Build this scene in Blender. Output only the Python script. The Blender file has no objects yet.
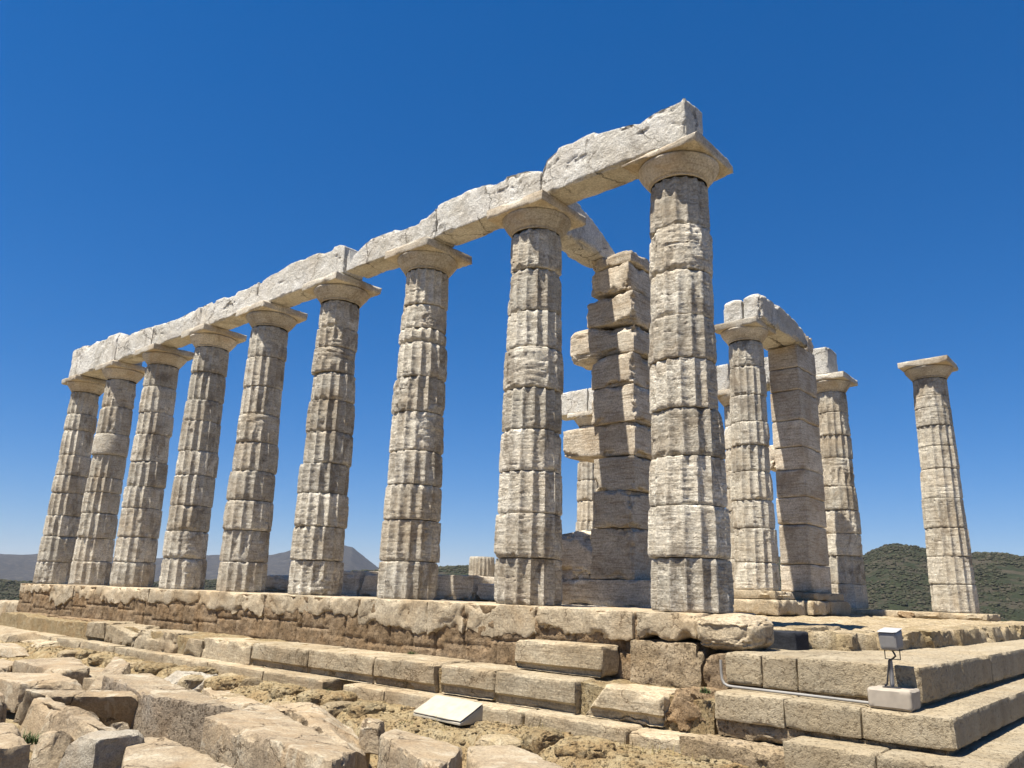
import bpy, math, random
import numpy as np
from math import radians, pi, sin, cos, tan

# ------------------------------------------------------------------ camera
CAM = np.array([4.7337, -8.6405, 0.1799])
FPX, YAW, PITCH, ROLL = 780.1, 2.29696, 0.259116, 0.0303647
FW = np.array([cos(YAW)*cos(PITCH), sin(YAW)*cos(PITCH), sin(PITCH)])
_r = np.cross(FW, [0, 0, 1]); _r /= np.linalg.norm(_r); _u = np.cross(_r, FW)
RT = _r*cos(ROLL)+_u*sin(ROLL); UP = -_r*sin(ROLL)+_u*cos(ROLL)
scene = bpy.context.scene
col = scene.collection
cd = bpy.data.cameras.new('camera'); cam = bpy.data.objects.new('camera', cd); col.objects.link(cam)
from mathutils import Matrix, Vector
M = Matrix(((RT[0], UP[0], -FW[0], CAM[0]), (RT[1], UP[1], -FW[1], CAM[1]), (RT[2], UP[2], -FW[2], CAM[2]), (0, 0, 0, 1)))
cam.matrix_world = M
cd.sensor_width = 36; cd.lens = 36*FPX/1024; cd.clip_start = 0.1; cd.clip_end = 40000
scene.camera = cam

# ------------------------------------------------------------------ sun, sky, exposure
SUN_EL, SUN_AZ = radians(68), radians(-105.5)          # azimuth of the direction TO the sun, measured from +X
w = bpy.data.worlds.new('World'); scene.world = w; w.use_nodes = True
nt = w.node_tree; nt.nodes.clear()
out = nt.nodes.new('ShaderNodeOutputWorld'); bg = nt.nodes.new('ShaderNodeBackground')
sky = nt.nodes.new('ShaderNodeTexSky'); sky.sky_type = 'NISHITA'; sky.sun_disc = False
sky.sun_elevation = SUN_EL; sky.sun_rotation = pi/2-SUN_AZ
sky.altitude = 60; sky.air_density = 1.0; sky.dust_density = 0.0; sky.ozone_density = 10.0
hsv = nt.nodes.new('ShaderNodeHueSaturation'); hsv.inputs['Saturation'].default_value = 1.36; hsv.inputs['Value'].default_value = 1.0
gam = nt.nodes.new('ShaderNodeGamma'); gam.inputs[1].default_value = .8
nt.links.new(sky.outputs[0], gam.inputs[0]); nt.links.new(gam.outputs[0], hsv.inputs['Color']); tint = nt.nodes.new('ShaderNodeMix'); tint.data_type = 'RGBA'; tint.blend_type = 'MULTIPLY'; tint.inputs[0].default_value = 1; tint.inputs[7].default_value = (1.0, .945, 1.10, 1)
nt.links.new(hsv.outputs[0], tint.inputs[6]); nt.links.new(tint.outputs[2], bg.inputs['Color'])
bg.inputs['Strength'].default_value = 0.063
nt.links.new(bg.outputs[0], out.inputs['Surface'])
sl = bpy.data.lights.new('sun', 'SUN'); sun = bpy.data.objects.new('sun', sl); col.objects.link(sun)
sl.energy = 4.6; sl.angle = radians(0.53); sl.color = (1.0, 0.935, 0.83)
sd = Vector((cos(SUN_EL)*cos(SUN_AZ), cos(SUN_EL)*sin(SUN_AZ), sin(SUN_EL)))
sun.rotation_euler = sd.to_track_quat('Z', 'Y').to_euler()
scene.view_settings.view_transform = 'Standard'; scene.view_settings.look = 'None'
scene.view_settings.gamma = 1; scene.view_settings.use_curve_mapping = False
scene.view_settings.exposure = 1.22
scene.cycles.max_bounces = 6; scene.cycles.diffuse_bounces = 4
scene.cycles.use_denoising = True

# ------------------------------------------------------------------ measuring helpers: a point of the place on a known plane
def ray(px, py): return FW + RT*(px-512)/FPX + UP*(384-py)/FPX
def onZ(px, py, z): d = ray(px, py); return CAM+d*((z-CAM[2])/d[2])
def onY(px, py, y): d = ray(px, py); return CAM+d*((y-CAM[1])/d[1])

# ------------------------------------------------------------------ noise
def _hash(ix, iy, iz, s):
    h = (ix.astype(np.int64)*374761393+iy.astype(np.int64)*668265263+iz.astype(np.int64)*2147483647+int(s)*1274126177) & 0xffffffff
    h = ((h ^ (h >> 13))*1274126177) & 0xffffffff
    h = ((h ^ (h >> 16))*2246822519) & 0xffffffff
    return ((h ^ (h >> 15)) & 0xffffff)/float(0xffffff)
def vnoise(p, s=0):
    i = np.floor(p).astype(np.int64); f = p-i; f = f*f*f*(f*(f*6-15)+10)
    r = 0
    for a in (0, 1):
        wx = f[:, 0] if a else 1-f[:, 0]
        for b in (0, 1):
            wy = f[:, 1] if b else 1-f[:, 1]
            for c in (0, 1):
                wz = f[:, 2] if c else 1-f[:, 2]
                r = r+wx*wy*wz*_hash(i[:, 0]+a, i[:, 1]+b, i[:, 2]+c, s)
    return r*2-1
def fbm(p, s=0, o=3, g=.5):
    r, a, t = 0, 1., 0
    for k in range(o):
        r = r+a*vnoise(p*(2.03**k), s+k*17); t += a; a *= g
    return r/t
def sstep(a, b, x):
    t = np.clip((x-a)/(b-a), 0, 1); return t*t*(3-2*t)

# ------------------------------------------------------------------ objects
def mesh(name, V, F, mat=None, parent=None, sharp=None, smooth=True):
    V = np.asarray(V, float); F = np.asarray(F, np.int32)
    me = bpy.data.meshes.new(name); n = F.shape[1]
    me.vertices.add(len(V)); me.vertices.foreach_set('co', V.ravel())
    me.loops.add(F.size); me.loops.foreach_set('vertex_index', F.ravel())
    me.polygons.add(len(F)); me.polygons.foreach_set('loop_start', np.arange(len(F), dtype=np.int32)*n)
    me.update(calc_edges=True); me.validate()
    if smooth: me.shade_smooth()
    if sharp: me.set_sharp_from_angle(angle=radians(sharp))
    o = bpy.data.objects.new(name, me); col.objects.link(o)
    if mat: me.materials.append(mat)
    if parent: o.parent = parent
    return o
def polymesh(name, V, F, mat=None, parent=None, smooth=False):
    me = bpy.data.meshes.new(name); me.from_pydata([tuple(v) for v in V], [], F); me.update()
    if smooth: me.shade_smooth()
    o = bpy.data.objects.new(name, me); col.objects.link(o)
    if mat: me.materials.append(mat)
    if parent: o.parent = parent
    return o
def tag(o, label=None, cat=None, group=None, kind=None):
    if label: o['label'] = label
    if cat: o['category'] = cat
    if group: o['group'] = group
    if kind: o['kind'] = kind
    return o
def empty(name, loc, label, cat, group=None):
    o = bpy.data.objects.new(name, None); col.objects.link(o); o.location = loc; o.empty_display_size = .2
    return tag(o, label, cat, group)

# ------------------------------------------------------------------ materials
def stone(name, cols, scale=1.0, band=0.0, stain=(.16, .12, .08), stain_amt=.3, bump=.5, pit=0.0, ochre=None, ochre_amt=.3, rough=.9, stretch=(1, 1, 1), white=None, white_amt=.3, cracks=0., speck=1., tones=(.84, 1.14), sharpstain=False):
    m = bpy.data.materials.new(name); m.use_nodes = True; t = m.node_tree; N = t.nodes; L = t.links
    b = N['Principled BSDF']; b.inputs['Roughness'].default_value = rough; b.inputs['Specular IOR Level'].default_value = .25
    g = N.new('ShaderNodeNewGeometry'); pos = g.outputs['Position']
    def mapping(s):
        mp = N.new('ShaderNodeMapping'); mp.inputs['Scale'].default_value = s; L.new(pos, mp.inputs['Vector']); return mp.outputs[0]
    def noise(vec, s, d=5, r=.6, dist=0):
        n = N.new('ShaderNodeTexNoise'); n.inputs['Scale'].default_value = s; n.inputs['Detail'].default_value = d
        n.inputs['Roughness'].default_value = r; n.inputs['Distortion'].default_value = dist; L.new(vec, n.inputs['Vector']); return n.outputs['Fac']
    def ramp(fac, stops):
        r = N.new('ShaderNodeValToRGB'); e = r.color_ramp.elements
        while len(e) < len(stops): e.new(.5)
        for k, (p, c) in enumerate(stops):
            e[k].position = p; e[k].color = (c[0], c[1], c[2], 1) if isinstance(c, tuple) else (c, c, c, 1)
        L.new(fac, r.inputs[0]); return r.outputs[0]
    def mix(fac, a, c, mode='MIX'):
        x = N.new('ShaderNodeMix'); x.data_type = 'RGBA'; x.blend_type = mode
        if isinstance(fac, float): x.inputs[0].default_value = fac
        else: L.new(fac, x.inputs[0])
        if isinstance(a, tuple): x.inputs[6].default_value = (*a, 1)
        else: L.new(a, x.inputs[6])
        if isinstance(c, tuple): x.inputs[7].default_value = (*c, 1)
        else: L.new(c, x.inputs[7])
        return x.outputs[2]
    def mul(a, v):
        x = N.new('ShaderNodeMath'); x.operation = 'MULTIPLY'; L.new(a, x.inputs[0])
        if isinstance(v, float): x.inputs[1].default_value = v
        else: L.new(v, x.inputs[1])
        return x.outputs[0]
    def add(a, c):
        x = N.new('ShaderNodeMath'); x.operation = 'ADD'; L.new(a, x.inputs[0]); L.new(c, x.inputs[1]); return x.outputs[0]
    st = mapping(stretch)
    base = ramp(noise(st, 1.7*scale, 7, .62, .3), [(.3, cols[0]), (.5, cols[1]), (.68, cols[2])])
    fine = noise(pos, 34*scale, 4, .7)
    c = mix(.7, base, mix(1.0, base, ramp(fine, [(.32, 1-.5*speck), (.68, 1+.42*speck)]), 'MULTIPLY'))
    # each block has its own tone
    oi = N.new('ShaderNodeObjectInfo')
    tone = N.new('ShaderNodeMapRange'); L.new(oi.outputs['Random'], tone.inputs[0]); tone.inputs[3].default_value = tones[0]; tone.inputs[4].default_value = tones[1]
    tc = N.new('ShaderNodeCombineColor')
    for k in range(3): L.new(tone.outputs[0], tc.inputs[k])
    c = mix(1.0, c, tc.outputs[0], 'MULTIPLY')
    if ochre: c = mix(mul(ramp(noise(pos, 1.1*scale, 6, .65, .6), [(.46, 0.), (.66, 1.)]), ochre_amt), c, ochre)
    if white: c = mix(mul(ramp(noise(pos, 2.3*scale, 6, .7, .8), [(.54, 0.), (.62, 1.)]), white_amt), c, white)
    bandv = None
    if band:
        bandv = noise(mapping((1.2, 1.2, 15)), 2.4, 6, .62, .35)
        c = mix(mul(ramp(bandv, [(.48, 0.), (.66, 1.)]), band), c, mix(1.0, c, (.58, .52, .46), 'MULTIPLY'))
    if stain_amt: c = mix(mul(ramp(noise(mapping((1.3, 1.3, .8)), 1.9*scale, 8, .72, .5), [(.53, 0.), (.68, 1.)] if not sharpstain else [(.52, 0.), (.60, 1.)]), stain_amt), c, stain)
    if sharpstain: c = mix(mul(ramp(noise(mapping((5, 5, .55)), 1.3, 6, .65, .3), [(.55, 0.), (.66, 1.)]), .2), c, mix(1.0, c, (.45, .37, .3), 'MULTIPLY'))
    h = add(mul(noise(pos, 9*scale, 8, .68), .03), mul(noise(pos, 55*scale, 5, .7), .012))
    if band:
        h = add(h, mul(bandv, -.02*band))
        crk = ramp(noise(mapping((.9, .9, 9)), 3.1, 7, .68, .5), [(.485, 0.), (.5, 1.), (.515, 0.)])
        h = add(h, mul(crk, -.012*band)); c = mix(mul(crk, .55*band), c, mix(1.0, c, (.42, .34, .27), 'MULTIPLY'))
    if pit:
        v = N.new('ShaderNodeTexVoronoi'); v.feature = 'F1'; v.inputs['Scale'].default_value = 44; v.inputs['Randomness'].default_value = 1
        nv = N.new('ShaderNodeVectorMath'); nv.operation = 'ADD'; L.new(pos, nv.inputs[0])
        nn = N.new('ShaderNodeTexNoise'); nn.inputs['Scale'].default_value = 14; L.new(pos, nn.inputs['Vector'])
        sc_ = N.new('ShaderNodeVectorMath'); sc_.operation = 'SCALE'; sc_.inputs[3].default_value = .09; L.new(nn.outputs['Color'], sc_.inputs[0]); L.new(sc_.outputs[0], nv.inputs[1]); L.new(nv.outputs[0], v.inputs['Vector'])
        pm = ramp(v.outputs['Distance'], [(.12, 0.), (.42, 1.)])
        holes = ramp(noise(pos, 27, 4, .7), [(.36, 0.), (.44, 1.)])
        h = add(h, mul(pm, .004*pit)); h = add(h, mul(holes, .016*pit))
        c = mix(mul(ramp(holes, [(0., 1.), (.8, 0.)]), .6*pit), c, mix(1.0, c, (.5, .41, .33), 'MULTIPLY'))
    if cracks:
        cv = N.new('ShaderNodeTexVoronoi'); cv.feature = 'DISTANCE_TO_EDGE'; cv.inputs['Scale'].default_value = 1.15
        cn_ = N.new('ShaderNodeTexNoise'); cn_.inputs['Scale'].default_value = 2.6; cn_.inputs['Detail'].default_value = 6; cn_.inputs['Roughness'].default_value = .65; L.new(pos, cn_.inputs['Vector'])
        cs = N.new('ShaderNodeVectorMath'); cs.operation = 'SCALE'; cs.inputs[3].default_value = .55; L.new(cn_.outputs['Color'], cs.inputs[0])
        ca = N.new('ShaderNodeVectorMath'); ca.operation = 'ADD'; L.new(pos, ca.inputs[0]); L.new(cs.outputs[0], ca.inputs[1]); L.new(ca.outputs[0], cv.inputs['Vector'])
        cl_ = mul(mul(ramp(cv.outputs['Distance'], [(.002, 1.), (.011, 0.)]), ramp(noise(pos, 1.3, 3), [(.44, 0.), (.54, 1.)])), cracks)
        c = mix(cl_, c, mix(1.0, c, (.3, .24, .18), 'MULTIPLY')); h = add(h, mul(cl_, -.02))
    bp = N.new('ShaderNodeBump'); bp.inputs['Strength'].default_value = bump; bp.inputs['Distance'].default_value = 1.0
    L.new(h, bp.inputs['Height']); L.new(bp.outputs[0], b.inputs['Normal']); L.new(c, b.inputs['Base Color'])
    return m
def plain(name, c, rough=.5, metal=0., bump=0.):
    m = bpy.data.materials.new(name); m.use_nodes = True; N = m.node_tree.nodes; L = m.node_tree.links; b = N['Principled BSDF']
    b.inputs['Roughness'].default_value = rough; b.inputs['Metallic'].default_value = metal
    n = N.new('ShaderNodeTexNoise'); n.inputs['Scale'].default_value = 9; n.inputs['Detail'].default_value = 8
    r = N.new('ShaderNodeValToRGB'); r.color_ramp.elements[0].color = (*[x*.8 for x in c], 1); r.color_ramp.elements[1].color = (*[min(1, x*1.08) for x in c], 1)
    r.color_ramp.elements[0].position = .3; r.color_ramp.elements[1].position = .7
    g = N.new('ShaderNodeNewGeometry'); L.new(g.outputs['Position'], n.inputs['Vector']); L.new(n.outputs['Fac'], r.inputs[0]); L.new(r.outputs[0], b.inputs['Base Color'])
    return m

MARBLE = stone('weathered_marble', [(.47, .42, .33), (.63, .585, .48), (.71, .665, .56)], band=.5, stain=(.17, .135, .095), stain_amt=.58, bump=.95, ochre=(.38, .28, .165), ochre_amt=.45, cracks=.4, tones=(.74, 1.12), sharpstain=True)
CAPM = stone('capital_marble', [(.36, .315, .24), (.52, .475, .385), (.62, .575, .48)], band=.45, stain=(.15, .105, .065), stain_amt=.55, bump=.5, ochre=(.42, .29, .15), ochre_amt=.5)
BEAM = stone('architrave_marble', [(.46, .43, .36), (.59, .565, .50), (.65, .63, .575)], band=.1, stain=(.15, .12, .085), stain_amt=.5, bump=1.7, ochre=(.42, .33, .22), ochre_amt=.3, cracks=.6)
WALLM = stone('wall_marble', [(.43, .37, .28), (.57, .505, .40), (.65, .59, .48)], band=.75, stain=(.16, .11, .07), stain_amt=.35, bump=.6, ochre=(.38, .26, .14), ochre_amt=.45, cracks=.4)
SLABM = stone('stylobate_marble', [(.32, 0.255, 0.166), (.42, 0.348, 0.239), (.48, 0.412, 0.299)], band=.15, stain=(.15, 0.108, 0.064), stain_amt=.4, bump=.8, ochre=(.37, 0.255, 0.133), ochre_amt=.55, cracks=.7)
STEPM = stone('step_marble', [(.27, 0.214, 0.135), (.365, 0.302, 0.203), (.42, 0.361, 0.257)], band=.45, stain=(.13, 0.093, 0.054), stain_amt=.4, bump=.7, ochre=(.33, 0.229, 0.122), ochre_amt=.45, cracks=.7)
DEBRIS = stone('fallen_marble', [(.25, 0.194, 0.128), (.345, 0.276, 0.185), (.41, 0.344, 0.242)], scale=1.3, stain=(.095, 0.068, 0.044), stain_amt=.5, bump=1.1, ochre=(.32, 0.218, 0.114), ochre_amt=.45, white=(.50, 0.446, 0.339), white_amt=.55, cracks=.8)
CORE = stone('core_poros', [(.16, 0.108, 0.057), (.245, 0.174, 0.101), (.32, 0.240, 0.152)], scale=1.6, stain=(.07, 0.045, 0.026), stain_amt=.5, bump=1.0, pit=1.0, ochre=(.30, 0.186, 0.087), ochre_amt=.5)
POROS = stone('cut_poros', [(.28, 0.230, 0.152), (.34, 0.284, 0.193), (.385, 0.328, 0.230)], scale=1.5, stain=(.19, 0.142, 0.087), stain_amt=.35, bump=.85, pit=.75, ochre=(.35, 0.265, 0.152), ochre_amt=.4, speck=.6)
PITPOR = stone('pitted_poros', [(.23, 0.176, 0.106), (.315, 0.245, 0.156), (.375, 0.304, 0.207)], scale=1.6, stain=(.1, 0.069, 0.039), stain_amt=.4, bump=1.1, pit=1.0, ochre=(.33, 0.230, 0.120), ochre_amt=.4)
FLOORM = stone('floor_stone', [(.26, 0.195, 0.108), (.345, 0.273, 0.171), (.40, 0.336, 0.230)], scale=1.6, stain=(.14, 0.107, 0.050), stain_amt=.55, bump=1.0, pit=.5, ochre=(.32, 0.244, 0.117), ochre_amt=.45)
EARTH = stone('dry_earth', [(.29, 0.203, 0.099), (.36, 0.275, 0.146), (.41, 0.333, 0.198)], scale=2.2, stain=(.15, 0.111, 0.052), stain_amt=.45, bump=1.4, pit=.8, ochre=(.33, 0.207, 0.090), ochre_amt=.5, white=(.46, 0.386, 0.249), white_amt=.5)
PITTED = stone('quarried_marble', [(.23, .18, .125), (.325, .265, .19), (.39, .335, .26)], scale=1.5, stain=(.095, .07, .05), stain_amt=.4, bump=1.2, pit=1.0, ochre=(.31, .215, .125), ochre_amt=.4)
WHITEM = stone('white_marble', [(.33, .29, .22), (.41, .37, .295), (.49, .45, .37)], scale=2, stain=(.19, .15, .11), stain_amt=.4, bump=1.0, ochre=(.35, .26, .165), ochre_amt=.4, cracks=.6)
GAP_SHADE = stone('gap_shade_slab', [(.012, .013, .017), (.02, .022, .028), (.03, .033, .04)], stain_amt=0, bump=.4)  # near black colour painted in for the shade of the gap by the boulder
GREY_METAL = plain('grey_painted_metal', (.23, .225, .22), .55, .0)
LAMP_TOP = plain('pale_metal', (.40, .40, .40), .5, .0)
DARK_METAL = plain('dark_metal', (.06, .06, .065), .5, .6)
CONCRETE = plain('concrete', (.34, .295, .235), .9)
PIPE = plain('galvanised_pipe', (.24, .23, .21), .6, .0)
PANEL = plain('white_panel', (.38, .345, .27), .6)
LEAF = plain('weed_leaf', (.06, .085, .022), .8)
DRY = plain('dry_grass', (.24, .19, .07), .9)
SCRUB = plain('scrub_leaf', (.045, .055, .028), .9)

# ------------------------------------------------------------------ hexahedral stone blocks with broken edges
def hex_lattice(nx, ny, nz):
    X, Y, Z = np.meshgrid(np.arange(nx+1), np.arange(ny+1), np.arange(nz+1), indexing='ij')
    on = (X == 0) | (X == nx) | (Y == 0) | (Y == ny) | (Z == 0) | (Z == nz)
    idx = -np.ones(X.shape, np.int64); idx[on] = np.arange(on.sum())
    P = np.stack([X[on]/nx, Y[on]/ny, Z[on]/nz], 1)
    F = []
    def quads(I, flip):
        q = np.stack([I[:-1, :-1], I[1:, :-1], I[1:, 1:], I[:-1, 1:]], -1).reshape(-1, 4)
        F.append(q[:, ::-1] if flip else q)
    quads(idx[:, :, 0], True); quads(idx[:, :, -1], False)
    quads(idx[:, 0, :], False); quads(idx[:, -1, :], True)
    quads(idx[0, :, :], True); quads(idx[-1, :, :], False)
    return P, np.concatenate(F)
_seed = [11]
def block_geo(C, res=.04, rough=.006, chip=.035, crad=.09, lump=.0, seed=None, cuts=0, cutdepth=.1, fn=None):
    """C: 8 corners, bottom (x0y0, x1y0, x1y1, x0y1) then top in the same order."""
    C = np.asarray(C, float)
    if seed is None: _seed[0] += 1; seed = _seed[0]*7
    L = [np.mean([np.linalg.norm(C[b]-C[a]) for a, b in e]) for e in (((0, 1), (3, 2), (4, 5), (7, 6)), ((0, 3), (1, 2), (4, 7), (5, 6)), ((0, 4), (1, 5), (2, 6), (3, 7)))]
    n = [int(min(150, max(3, round(l/res)))) for l in L]
    P, F = hex_lattice(*n)
    u, v, t = P[:, 0:1], P[:, 1:2], P[:, 2:3]
    B = C[0]*(1-u)*(1-v)+C[1]*u*(1-v)+C[2]*u*v+C[3]*(1-u)*v
    T = C[4]*(1-u)*(1-v)+C[5]*u*(1-v)+C[6]*u*v+C[7]*(1-u)*v
    W = B*(1-t)+T*t
    if fn is not None: W = fn(W, P)
    ctr = W.mean(0)
    ex = (C[1]-C[0]+C[5]-C[4]); ex /= np.linalg.norm(ex)
    ey = (C[3]-C[0]+C[7]-C[4]); ey /= np.linalg.norm(ey)
    ez = (C[4:]-C[:4]).mean(0); ez /= np.linalg.norm(ez)
    E = np.stack([ex, ey, ez])
    D = np.minimum(P, 1-P)*np.array(L); S = np.where(P < .5, 1., -1.)
    o = np.sort(D, 1); d2 = o[:, 1]
    off = np.array([seed*3.17 % 97, seed*1.31 % 89, seed*2.7 % 83])
    q = W+off
    cn = np.clip(fbm(q*3.2, seed, 4, .6)*1.7+.25, 0, 1)**1.5
    amt = (chip*cn+.006)*np.clip(1-d2/(crad*(.35+1.1*cn)), 0, 1)
    wgt = np.exp(-(D/(crad*.8))**2); 
    W = W+((S*wgt)@E)*amt[:, None]
    # a few broken corners: planar cuts
    rng = np.random.RandomState(seed)
    for k in range(cuts):
        nrm = rng.normal(size=3); nrm[2] = abs(nrm[2])*.8; nrm /= np.linalg.norm(nrm)
        s = (W-ctr)@nrm; dmax = s.max()-cutdepth*rng.uniform(.4, 1.4)
        wob = .016*fbm(q*6, seed+5+k, 4, .6)
        ex_ = np.maximum(0, s-dmax-wob); W = W-nrm*ex_[:, None]
    if lump: W = W+lump*np.stack([fbm(q*1.6, seed+k*31, 2) for k in range(3)], 1)
    if rough: W = W+rough*np.stack([fbm(q*8, seed+k*41, 3, .6) for k in range(3)], 1)
    a = W[F[:, 0]]; b = W[F[:, 1]]; c = W[F[:, 2]]
    if np.einsum('ij,ij->i', a-ctr, np.cross(b-a, c-a)).sum() < 0: F = F[:, ::-1]
    return W, F
def rebase(o):
    """put the origin at the middle of the object's underside"""
    me = o.data; n = len(me.vertices); co = np.empty(n*3); me.vertices.foreach_get('co', co); co = co.reshape(-1, 3)
    b = np.array([(co[:, 0].min()+co[:, 0].max())/2, (co[:, 1].min()+co[:, 1].max())/2, co[:, 2].min()])
    me.vertices.foreach_set('co', (co-b).ravel()); me.update(); o.location = b
    return o
def block(name, C, mat, parent=None, sharp=38, **k):
    W, F = block_geo(C, **k)
    if parent is not None: W = W-np.array(parent.location)
    o = mesh(name, W, F, mat, parent, sharp)
    return o if parent is not None else rebase(o)
def box8(x0, x1, y0, y1, z0, z1, jit=0., seed=0):
    C = np.array([(x0, y0, z0), (x1, y0, z0), (x1, y1, z0), (x0, y1, z0), (x0, y0, z1), (x1, y0, z1), (x1, y1, z1), (x0, y1, z1)], float)
    if jit: C += np.random.RandomState(seed).uniform(-jit, jit, C.shape)
    return C

# ------------------------------------------------------------------ TERRAIN
def interp_az(pts, az):
    pts = sorted(pts); a = np.array([p[0] for p in pts]); e = np.array([p[1] for p in pts])
    return np.interp(az, a, e)
def sil(pxs):
    r = []
    for x, y in pxs:
        d = ray(x, y); r.append((math.atan2(d[1], d[0]) % (2*pi), math.atan2(d[2], math.hypot(d[0], d[1]))))
    return r
FAR = sil([(-400, 556), (-150, 549), (-60, 557), (0, 554), (20, 555), (40, 554), (80, 556), (140, 560), (200, 555), (235, 554), (262, 556), (300, 550), (325, 546), (338, 544), (352, 547), (365, 557), (378, 567), (400, 574), (440, 584)])+[(radians(20), .01), (radians(300), .0)]
NEAR = sil([(-300, 580), (0, 579), (30, 582), (100, 584), (200, 580), (280, 577), (340, 571), (400, 569), (440, 567), (465, 566), (520, 563), (600, 560), (680, 556), (760, 556), (840, 558), (862, 557), (872, 552), (885, 547), (898, 546), (912, 547), (926, 550), (945, 555), (965, 555), (985, 553), (1005, 554), (1024, 557), (1100, 560), (1200, 566), (1400, 590)])+[(radians(10), -.01), (radians(300), -.02)]
def terrain_z(x, y):
    dx, dy = x-CAM[0], y-CAM[1]; r = np.hypot(dx, dy); az = np.arctan2(dy, dx) % (2*pi)
    z = -1.75-.02*np.clip(r-26, 0, 40)-36*sstep(34, 230, r)
    p = np.stack([x, y, x*0], 1)
    nf = np.tan(interp_az(NEAR, az)); R1 = 760.
    crest = CAM[2]+nf*R1
    hill1 = (crest+38)*np.exp(-((r-R1)/np.where(r < R1, 250., 420.))**2)
    z = z+np.maximum(hill1, 0)
    ff = np.tan(interp_az(FAR, az)); R2 = 3400.
    hill2 = np.maximum(CAM[2]+ff*R2+38, 0)*np.exp(-((r-R2)/np.where(r < R2, 750., 1200.))**2)
    z = z+hill2
    amp = sstep(60, 500, r)*(1+r/1500.)
    z = z+amp*(3.0*fbm(p/95, 3, 4)*(1-.65*np.exp(-((r-R1)/60)**2)*1)+.0)+sstep(40, 200, r)*1.0*fbm(p/18, 5, 3)
    return z
na = 1100; 
azs = np.concatenate([np.linspace(radians(85), radians(175), 800, endpoint=False), np.linspace(radians(175), radians(445), 200, endpoint=False)]); na = len(azs)
rs = np.concatenate([np.linspace(3, 40, 14), np.geomspace(46, 1400, 150), np.geomspace(1450, 5600, 60)])
RR, AA = np.meshgrid(rs, azs, indexing='ij')
tx = (CAM[0]+RR*np.cos(AA)).ravel(); ty = (CAM[1]+RR*np.sin(AA)).ravel(); tz = terrain_z(tx, ty)
tz = np.where(RR.ravel() > 5200, tz-0, tz)
V = np.concatenate([np.stack([tx, ty, tz], 1), [[CAM[0], CAM[1], -1.75]]])
ii = np.arange(len(rs)*na).reshape(len(rs), na); jj = np.roll(ii, -1, 1)
F = np.stack([ii[:-1], ii[1:], jj[1:], jj[:-1]], -1).reshape(-1, 4)
c0 = len(V)-1
Fc = np.stack([np.full(na, c0), ii[0], jj[0], jj[0]], -1)
# triangles at the hub are written as a separate fan of quads by pairing
Fc = np.array([[c0, ii[0][k], ii[0][(k+1) % na], ii[0][(k+2) % na]] for k in range(0, na, 2)])
def terrain_mat():
    m = bpy.data.materials.new('scrubland'); m.use_nodes = True; t = m.node_tree; N = t.nodes; L = t.links; b = N['Principled BSDF']; b.inputs['Roughness'].default_value = .95
    b.inputs['Specular IOR Level'].default_value = .1
    g = N.new('ShaderNodeNewGeometry'); pos = g.outputs['Position']
    def noise(s, d=6, r=.6):
        n = N.new('ShaderNodeTexNoise'); n.inputs['Scale'].default_value = s; n.inputs['Detail'].default_value = d; n.inputs['Roughness'].default_value = r; L.new(pos, n.inputs['Vector']); return n.outputs['Fac']
    def ramp(f, stops):
        r = N.new('ShaderNodeValToRGB'); e = r.color_ramp.elements
        while len(e) < len(stops): e.new(.5)
        for k, (p, c) in enumerate(stops): e[k].position = p; e[k].color = (*c, 1)
        L.new(f, r.inputs[0]); return r.outputs[0]
    def mix(f, a, c):
        x = N.new('ShaderNodeMix'); x.data_type = 'RGBA'; L.new(f, x.inputs[0]); L.new(a, x.inputs[6]); L.new(c, x.inputs[7]); return x.outputs[2]
    soil = ramp(noise(.012, 8, .65), [(.3, (.04, .034, .024)), (.5, (.058, .05, .034)), (.7, (.085, .07, .048))])
    green = ramp(noise(.15, 6, .7), [(.3, (.02, .024, .013)), (.6, (.032, .038, .019)), (.8, (.05, .054, .027))])
    mask = ramp(noise(.055, 9, .78), [(.44, (0, 0, 0)), (.52, (1, 1, 1))])
    lf_ = N.new('ShaderNodeVectorMath'); lf_.operation = 'LENGTH'; L.new(pos, lf_.inputs[0])
    mf = N.new('ShaderNodeMapRange'); mf.inputs[1].default_value = 1300; mf.inputs[2].default_value = 2100; L.new(lf_.outputs['Value'], mf.inputs[0])
    soil = mix(mf.outputs[0], soil, ramp(noise(.03, 9, .8), [(.35, (.03, .028, .024)), (.5, (.055, .05, .042)), (.62, (.085, .08, .072))]))
    green = mix(mf.outputs[0], green, ramp(noise(.02, 8, .75), [(.3, (.022, .022, .022)), (.7, (.045, .043, .042))]))
    c = mix(mask, soil, green)
    ln = N.new('ShaderNodeVectorMath'); ln.operation = 'LENGTH'; L.new(pos, ln.inputs[0])
    mr = N.new('ShaderNodeMapRange'); mr.inputs[1].default_value = 24; mr.inputs[2].default_value = 48; mr.inputs[3].default_value = 1; mr.inputs[4].default_value = 0; L.new(ln.outputs['Value'], mr.inputs[0])
    c = mix(mr.outputs[0], c, ramp(noise(.9, 8, .7), [(.3, (.2, .15, .08)), (.55, (.31, .245, .15)), (.75, (.38, .32, .21))]))
    L.new(c, b.inputs['Base Color'])
    bp = N.new('ShaderNodeBump'); bp.inputs['Strength'].default_value = 1; bp.inputs['Distance'].default_value = 3; L.new(noise(.12, 8, .75), bp.inputs['Height']); L.new(bp.outputs[0], b.inputs['Normal'])
    return m
TERR = terrain_mat()
terr = mesh('terrain', V, np.concatenate([F[:, ::-1] if False else F, Fc]), TERR); tag(terr, kind='structure')

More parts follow.
